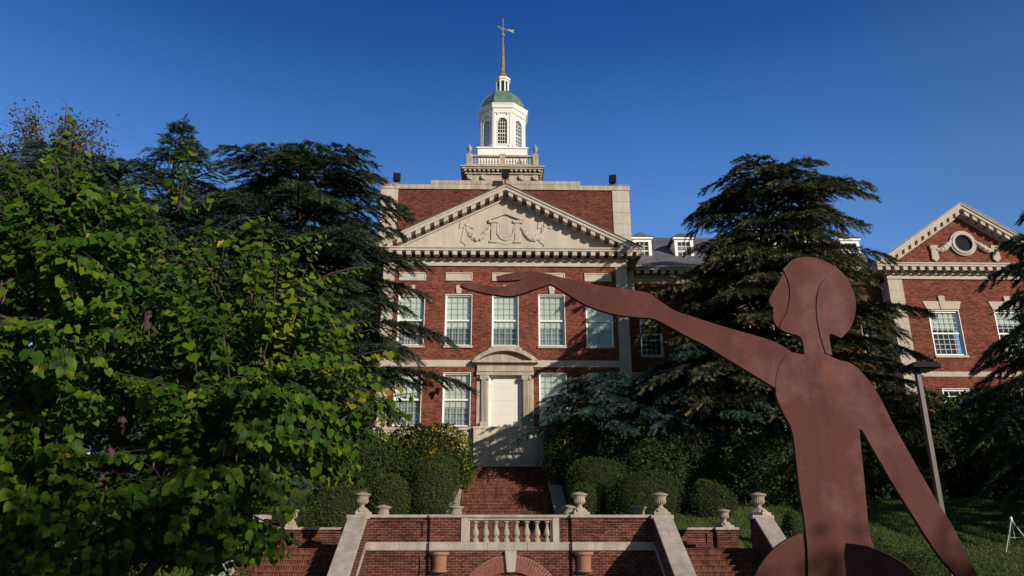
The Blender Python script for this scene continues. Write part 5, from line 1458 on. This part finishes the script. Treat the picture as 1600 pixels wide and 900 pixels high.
rb = thing('heart_leaved_tree', (-4.1, 6.9, 0), 'leafy multi stemmed tree with heart shaped green and yellowing leaves, close by on the left', 'tree')
r = np.random.default_rng(99)
stems = MB()
base = np.array([-4.1, 6.9, 0.0])
nodes_ = []
for i, (dx, dy, zt, rad) in enumerate([(-0.75, -0.2, 4.2, 0.085), (0.9, 0.0, 3.9, 0.09), (0.2, 0.5, 4.6, 0.08), (-1.7, 0.4, 3.6, 0.075), (1.7, -0.2, 3.0, 0.07), (-0.1, -0.7, 4.4, 0.06), (0.6, 0.9, 4.0, 0.06)]):
    pts = []
    b0 = base + np.array([0.12 * math.cos(i * 0.9), 0.12 * math.sin(i * 0.9), -0.05])
    for k in range(9):
        t = k / 8
        pts.append(b0 + np.array([dx * (t ** 0.8), dy * t, zt * t]) + r.normal(0, 0.035, 3) * (k > 0))
    stems.tube(pts, [rad * (1 - 0.8 * k / 8) + 0.008 for k in range(9)], 8)
    nodes_ += pts[2:]
nodes_ = np.array(nodes_)
# twig tips fill the crown volume; its outline bulges and thins like the real one
NT = 3300
cx_ = r.uniform(-7.0, -1.1, NT * 6); cz_ = r.uniform(0.9, 5.2, NT * 6)
ok = in_poly(cx_, cz_, SIL)
cx_, cz_ = cx_[ok], cz_[ok]
# twigs gather into flat, layered sprays with dark gaps between them
NCL = 300
ci = r.integers(0, NCL, NT)
ccx, ccz = cx_[:NCL], cz_[:NCL]
fan = r.normal(0, 1, (NT, 3))
ccz[:60] = r.uniform(0.9, 2.3, 60)
cx_ = ccx[ci] + fan[:, 0] * 0.28; cz_ = ccz[ci] + fan[:, 1] * 0.05 - 0.10 * np.abs(fan[:, 0]) * 0.5
ccy = r.uniform(-1, 1, NCL)
ok = in_poly(cx_, cz_, SIL); cx_, cz_, ci, fan = cx_[ok], cz_[ok], ci[ok], fan[ok]
spikes = [(-4.68, 5.70), (-4.60, 5.52), (-4.72, 5.35), (-4.4, 5.3), (-3.42, 5.33), (-3.5, 5.15), (-3.38, 5.05), (-2.05, 4.33), (-2.2, 4.3), (-1.55, 4.02), (-1.68, 3.98), (-1.1, 2.83), (-1.25, 2.9), (-1.08, 2.68), (-1.35, 3.22), (-1.6, 3.48), (-4.65, 5.62), (-4.55, 5.45), (-4.68, 5.2), (-4.5, 5.15), (-3.44, 5.25), (-3.36, 5.2), (-1.95, 4.25), (-1.62, 4.0), (-1.85, 3.9), (-1.2, 2.82), (-1.3, 2.7), (-1.5, 3.4), (-2.6, 4.5), (-2.9, 4.75)]
cx_ = np.concatenate([cx_, [s_[0] for s_ in spikes]]); cz_ = np.concatenate([cz_, [s_[1] for s_ in spikes]])
NT = len(cx_)
def edge_dist(px, pz, poly):
    d = np.full(len(px), 9.0)
    for i in range(len(poly)):
        a_ = np.array(poly[i]); b2 = np.array(poly[(i + 1) % len(poly)]); ab = b2 - a_
        t = np.clip(((px - a_[0]) * ab[0] + (pz - a_[1]) * ab[1]) / (ab @ ab), 0, 1)
        d = np.minimum(d, np.hypot(px - a_[0] - t * ab[0], pz - a_[1] - t * ab[1]))
    return d
ed = np.clip(edge_dist(cx_, cz_, SIL) / 1.5, 0, 1)
dy_max = 0.15 + 1.55 * np.sqrt(1 - (1 - ed) ** 2)
cq = np.concatenate([ccy[ci], np.zeros(len(spikes))]); fz = np.concatenate([fan[:, 2], np.zeros(len(spikes))])
cy_ = 6.75 + np.where(cq < 0, 0.85, 1.2) * dy_max * np.sign(cq) * np.abs(cq) ** 0.6 + fz * 0.2
cy_[-len(spikes):] = 6.55
LP, LD, LN, LS, LR = [], [], [], [], []
pods = MB()
for i in range(NT):
    tip = np.array([cx_[i], cy_[i], cz_[i]])
    spike = i >= NT - len(spikes)
    d2 = np.linalg.norm((nodes_ - tip) * np.array([1, 1, 0.8]) + np.array([0, 0, 0.25]), axis=1)
    nd = nodes_[np.argmin(d2 + r.random(len(nodes_)) * 0.4)]
    out = tip - nd; L_ = np.linalg.norm(out) + 1e-6
    start = nd if (L_ < 0.9 or r.random() < 0.22) else tip - out / L_ * r.uniform(0.5, 0.9)
    if spike: start = tip - np.array([r.normal(0, 0.08), 0.02, r.uniform(0.5, 0.75)]) if cx_[i] < -3 else tip - np.array([0.55, 0, 0.22])
    sag = 0.10 * np.linalg.norm(tip - start)
    mid = (start + tip) / 2 + np.array([0, 0, sag])
    tl = np.linalg.norm(tip - start)
    stems.tube([start, mid, tip], [0.004 + 0.006 * tl, 0.004, 0.0025], 4)
    td = (tip - mid); td /= np.linalg.norm(td) + 1e-9
    sidev = np.cross(td, [0, 0, 1]); sidev /= np.linalg.norm(sidev) + 1e-9
    nl = int(min(tl, 0.75) / 0.062) + 2
    tone = np.clip(r.normal(0.42, 0.16), 0.05, 0.8)
    # yellow-green tips; the sun's strong yellow on the upper right rim is coloured in
    edge = 0.0
    if cx_[i] > -2.6 and cz_[i] > 2.9: edge = 0.13
    if spike: edge = 0.26
    if r.random() < 0.02: edge += 0.3
    for k in range(nl):
        t = 1 - (k / nl) * min(1, 0.75 / max(tl, 0.01))
        p = start * (1 - t) ** 2 + 2 * mid * t * (1 - t) + tip * t * t
        sd = 1 if k % 2 else -1
        ax = td * 0.35 + sidev * sd * r.uniform(0.35, 0.9) + np.array([0, 0, -r.uniform(0.35, 1.0)])
        outn = np.array([0.25, -0.55, 0.75]) + 0.3 * (tip - np.array([-4.1, 6.8, 2.5])) / 2.5 + r.normal(0, 0.32, 3)
        LP.append(p + ax / np.linalg.norm(ax) * 0.025); LD.append(ax); LN.append(outn)
        LS.append(r.uniform(0.042, 0.098) * (0.75 if k == 0 else 1.0)); 
        v = tone + edge + r.normal(0, 0.10)
        v = np.clip(v, 0, 0.91)
        if r.random() < 0.002: v = 0.95 + 0.05 * r.random()
        LR.append(v)
    if r.random() < 0.16 and not spike and cz_[i] < 4.3:
        for k in range(r.integers(2, 6)):
            p = start * 0.6 + tip * 0.4 + r.normal(0, 0.05, 3)
            e = p + np.array([r.normal(0, 0.012), r.normal(0, 0.012), -r.uniform(0.06, 0.1)])
            pods.tube([p, (p + e) / 2, e], [0.002, 0.007, 0.002], 4)
stems.build('trunk', M['bark'], rb, smooth=True, recalc=False)
po = pods.build('seed_pods', M['pod'], rb, recalc=False); po['kind'] = 'stuff'
HV = [(0, .07, -.02), (.20, -.06, .05), (.42, .06, .10), (.50, .30, .11), (.40, .60, .06), (.18, .84, .0), (0, 1.02, -.06),
      (-.20, -.06, .05), (-.42, .06, .10), (-.50, .30, .11), (-.40, .60, .06), (-.18, .84, .0), (0, .5, -.03)]
HF = [(0, 1, 2, 3, 12), (12, 3, 4, 5, 6), (0, 12, 9, 8, 7), (12, 6, 11, 10, 9)]
LP, LD, LN, LS = map(np.array, (LP, LD, LN, LS))
scatter_mesh('crown', HV, HF, frames(LD, LN) * LS[:, None, None], LP, np.array(LR), M['redbud'], rb)

# ---------------------------------------------------------------- hedges and clipped shrubs
def superquad(n, r, p):
    v = norm(r.normal(0, 1, (n, 3)))
    k = (np.abs(v) ** p).sum(1) ** (-1 / p)
    return v * k[:, None]

def shrub(name, c, rad, mat, label, seed, p=2.5, leaf=0.07, dens=330, rough=0.06, group=None, cat='shrub', loose=0.0, gold=None, bias=0.0):
    """A leafy mound: dark twiggy core and many leaf faces through its outer layer."""
    r = np.random.default_rng(seed)
    c = np.array(c, float); rad = np.array(rad, float)
    area = 4 * PI * ((rad[0] * rad[1]) ** 1.6 / 3 + (rad[0] * rad[2]) ** 1.6 / 3 + (rad[1] * rad[2]) ** 1.6 / 3) ** (1 / 1.6)
    n = int(area * dens)
    ph = r.uniform(0, 6.28, (10, 1)); kv = r.normal(0, 1, (10, 3)) * np.linspace(1.2, 5, 10)[:, None]
    am = np.linspace(1, 0.35, 10)[:, None]
    def bump(pts): return (np.sin(kv @ (pts - c).T + ph) * am).sum(0) / 3.2
    s = superquad(n, r, p)
    P0 = c + s * rad
    nv = norm(s / rad)
    depth = r.random(n) ** 2.2
    P = P0 + nv * (bump(P0) * rough * 2.2 - depth * (0.10 + loose * 0.5) * min(1.0, rad.min()) + r.exponential(0.02 + loose * 0.10, n))[:, None]
    keep = P[:, 2] > c[2] - rad[2] * 0.999
    P, nv, depth, P0 = P[keep], nv[keep], depth[keep], P0[keep]; n = len(P)
    D = nv * 0.5 + r.normal(0, 0.8, (n, 3)); N = nv + r.normal(0, 0.55, (n, 3))
    S = leaf * r.uniform(0.6, 1.3, n)
    if loose == 0 and p > 1.7:
        m_ = int(n * 0.012)
        kx = r.integers(0, n, m_)
        P[kx] += nv[kx] * r.uniform(0.03, 0.14, m_)[:, None] + np.array([0, 0, 1.0]) * r.uniform(0, 0.10, m_)[:, None]
    rn = np.clip(r.normal(0.42 + bias, 0.18, n) + 0.22 * bump(P0 + 7.3), 0, 0.93)
    if gold is not None:                                    # patches of yellow leaves with places of their own
        for gx, gy, gz_, gr in gold:
            dd = np.linalg.norm(P - np.array([gx, gy, gz_]), axis=1)
            rn = np.where((dd < gr * r.uniform(0.5, 1.1, n)) & (r.random(n) < 0.42), r.uniform(0.72, 1.0, n), rn)
    # core
    bm = bmesh.new(); bmesh.ops.create_icosphere(bm, subdivisions=3, radius=1.0)
    cv = np.array([v.co[:] for v in bm.verts]); cf = [tuple(v.index for v in f.verts) for f in bm.faces]; bm.free()
    k = (np.abs(cv) ** p).sum(1) ** (-1 / p)
    cvv = c + cv * k[:, None] * rad * (0.90 - 0.12 * min(1, loose * 2)); cvv += norm(cv) * (bump(cvv) * rough)[:, None]
    F = frames(D, N) * S[:, None, None]
    o = scatter_mesh(name, [(-.32, .45, .03), (0, 0, 0), (.32, .45, .03), (0, 1, 0)], [(0, 1, 2, 3)], F, P, rn, [mat, M['core']], None, (cvv, cf))
    return tag(o, label, cat, group)

HG = 'hedges and clipped shrubs on the bank'
shrub('hedge', (-3.9, 37.6, 5.2), (2.1, 1.5, 1.75), M['hedge_gold'], 'rounded green hedge flecked with yellow leaves left of the brick stairs', 50, leaf=0.13, dens=230, rough=0.10, loose=0.15, group=HG, gold=[(-3.2, 36.2, 6.6, 0.9), (-2.2, 36.6, 6.0, 0.6), (-4.6, 36.2, 6.0, 0.6), (-3.4, 36, 5.4, 0.5)], bias=-0.05)
shrub('hedge', (-7.4, 36.8, 4.9), (3.0, 1.5, 1.75), M['hedge'], 'long dark green hedge behind the clipped shrubs on the left bank', 51, leaf=0.13, dens=200, rough=0.12, loose=0.2, group=HG)
shrub('clipped_shrub', (-3.2, 32.2, 3.45), (0.92, 0.95, 1.15), M['boxwood'], 'tall rounded clipped shrub beside the left stair cheek', 52, p=3.0, leaf=0.062, dens=620, rough=0.03, group=HG)
shrub('clipped_shrub', (-4.75, 31.6, 3.0), (0.85, 0.9, 1.1), M['boxwood'], 'rounded clipped shrub left of the tallest clipped one, above the low bowl', 53, p=2.5, leaf=0.062, dens=620, rough=0.04, group=HG, bias=0.08)
shrub('clipped_shrub', (-3.3, 34.6, 4.15), (1.2, 1.0, 1.0), M['boxwood'], 'flat topped clipped shrub behind the tall rounded one left of the stairs', 54, p=3.0, leaf=0.065, dens=500, rough=0.04, group=HG)
shrub('clipped_shrub', (-6.6, 29.6, 2.6), (1.2, 1.0, 1.0), M['boxwood'], 'shaded clipped shrub behind the tall left urn', 55, p=2.6, leaf=0.065, dens=480, rough=0.05, group=HG, bias=0.05)
shrub('clipped_shrub', (-8.4, 28.6, 2.1), (1.4, 1.0, 1.05), M['boxwood'], 'low clipped shrub above the brick side stairs, half behind leaves', 56, p=2.6, leaf=0.065, dens=420, rough=0.05, group=HG)
shrub('hedge', (3.9, 37.6, 5.5), (1.9, 1.3, 1.55), M['hedge_gold'], 'green hedge with yellow patches at the right top of the brick stairs', 60, leaf=0.13, dens=230, rough=0.10, loose=0.2, group=HG, gold=[(2.7, 37.2, 5.7, 0.45), (3.6, 37.0, 6.3, 0.5), (2.6, 37.2, 5.2, 0.3)], bias=-0.14)
shrub('hedge', (7.6, 35.6, 5.0), (3.3, 1.7, 2.0), M['hedge'], 'big loose dark green hedge in the middle of the right bank', 61, leaf=0.14, dens=200, rough=0.16, loose=0.3, group=HG)
shrub('hedge', (12.0, 33.6, 4.3), (2.7, 1.6, 2.25), M['hedge'], 'loose dark hedge just left of the sculpture waist', 62, leaf=0.14, dens=190, rough=0.16, loose=0.3, group=HG)
shrub('clipped_shrub', (4.0, 34.6, 4.1), (1.35, 1.2, 0.95), M['boxwood'], 'mounded clipped shrub at the right stair cheek', 63, p=2.3, leaf=0.065, dens=480, rough=0.05, group=HG)
shrub('clipped_shrub', (3.35, 32.6, 3.0), (0.75, 0.8, 0.9), M['boxwood'], 'small clipped shrub behind the urn right of the balustrade', 64, p=2.4, leaf=0.062, dens=560, rough=0.04, group=HG)
shrub('clipped_shrub', (5.7, 32.0, 3.1), (1.65, 1.2, 1.15), M['boxwood'], 'wide rounded clipped shrub behind the right end urn', 65, p=2.7, leaf=0.062, dens=560, rough=0.04, group=HG, bias=-0.05)
shrub('clipped_shrub', (8.0, 31.2, 2.9), (1.0, 1.0, 1.05), M['boxwood'], 'looser dark clipped shrub at the edge of the lawn left of the sculpture', 66, p=2.3, leaf=0.07, dens=480, rough=0.09, group=HG, bias=-0.06)
DG = 'dark shrubs along the top of the lawn'
for i, (x, y, rx, rz, lb) in enumerate([(15.2, 34.2, 1.9, 2.0, 'dark broad shrub between the sculpture torso and the lamp post'), (18.4, 34.6, 2.2, 2.5, 'tall dark shrub right of the lamp post, below the pavilion'),
                                         (22.2, 34.2, 2.5, 2.6, 'dark shrub under the pavilion windows above the tripod'), (26.4, 34.0, 2.6, 2.4, 'dark shrub at the right edge beyond the tripod')]):
    shrub('dark_shrub', (x, y, hill(x, y) + rz * 0.75), (rx, 1.7, rz), M['hedge'], lb, 70 + i, leaf=0.17, dens=120, rough=0.22, loose=0.4, group=DG, bias=-0.15)
shrub('conical_shrub', (9.35, 26.0, 1.75), (0.42, 0.42, 0.85), M['boxwood'], 'small upright dark shrub between the stair coping and the sculpture', 80, p=1.6, leaf=0.06, dens=700, rough=0.05)
shrub('low_shrub', (11.1, 24.4, 1.05), (0.55, 0.5, 0.45), M['hedge'], 'small dark shrub on the lawn against the sculpture hip', 81, leaf=0.07, dens=500, rough=0.12, loose=0.3, bias=-0.1)
shrub('low_shrub', (11.7, 23.4, 0.7), (0.8, 0.6, 0.5), M['hedge'], 'larger dark shrub low on the lawn right of the sculpture hip', 82, leaf=0.07, dens=500, rough=0.14, loose=0.3, bias=-0.1)
shrub('low_shrub', (-7.0, 20.5, 0.25), (0.8, 0.6, 0.5), M['hedge'], 'small dark shrub in the bed under the heart leaved tree', 83, leaf=0.07, dens=400, rough=0.14, loose=0.3)
bedm = MB()
ring_ = [(-9.3 + 1.9 * math.cos(2 * PI * i / 24) * (1 + 0.1 * math.sin(i * 1.7)), 22.0 + 1.6 * math.sin(2 * PI * i / 24)) for i in range(24)]
bedm.add([(x, y, hill(x, y) + 0.06) for x, y in ring_] + [(-9.3, 22.0, hill(0, 22.0) + 0.2)], [(i, (i + 1) % 24, 24) for i in range(24)])
tag(bedm.build('soil_bed', M['soil'], smooth=True), kind='structure')

# ---------------------------------------------------------------- grass on the banks
def grass(x0, x1, y0, y1, n, seed):
    r = np.random.default_rng(seed)
    x = r.uniform(x0, x1, n); y = r.uniform(y0, y1, n)
    z = np.array([gz(a_, b2) for a_, b2 in zip(x, y)]) - 0.01
    P = np.stack([x, y, z], 1)
    D = np.stack([r.normal(0, 0.4, n), r.normal(0, 0.4, n), np.ones(n)], 1); N = np.stack([r.normal(0, 1, n), r.normal(-0.3, 1, n), np.zeros(n)], 1)
    S = r.uniform(0.05, 0.12, n)
    rn = np.clip(r.normal(0.45, 0.2, n) + 0.25 * np.sin(x * 0.9 + 1.3 * np.sin(y * 0.7)), 0, 1)
    o = scatter_mesh('grass', [(-.16, 0, 0), (.16, 0, 0), (.03, 1, .15)], [(0, 1, 2)], frames(D, N) * S[:, None, None], P, rn, M['grass'])
    tag(o, 'short green lawn grass growing on the bank', 'grass', kind='stuff')
grass(8.0, 23.5, 21.5, 33.5, 90000, 1)
grass(-16, -8.0, 17.0, 30.0, 30000, 2)
grass(4.95, 8.0, 26.95, 32.0, 14000, 3)
grass(7.98, 8.6, 21.0, 27.0, 5000, 4)
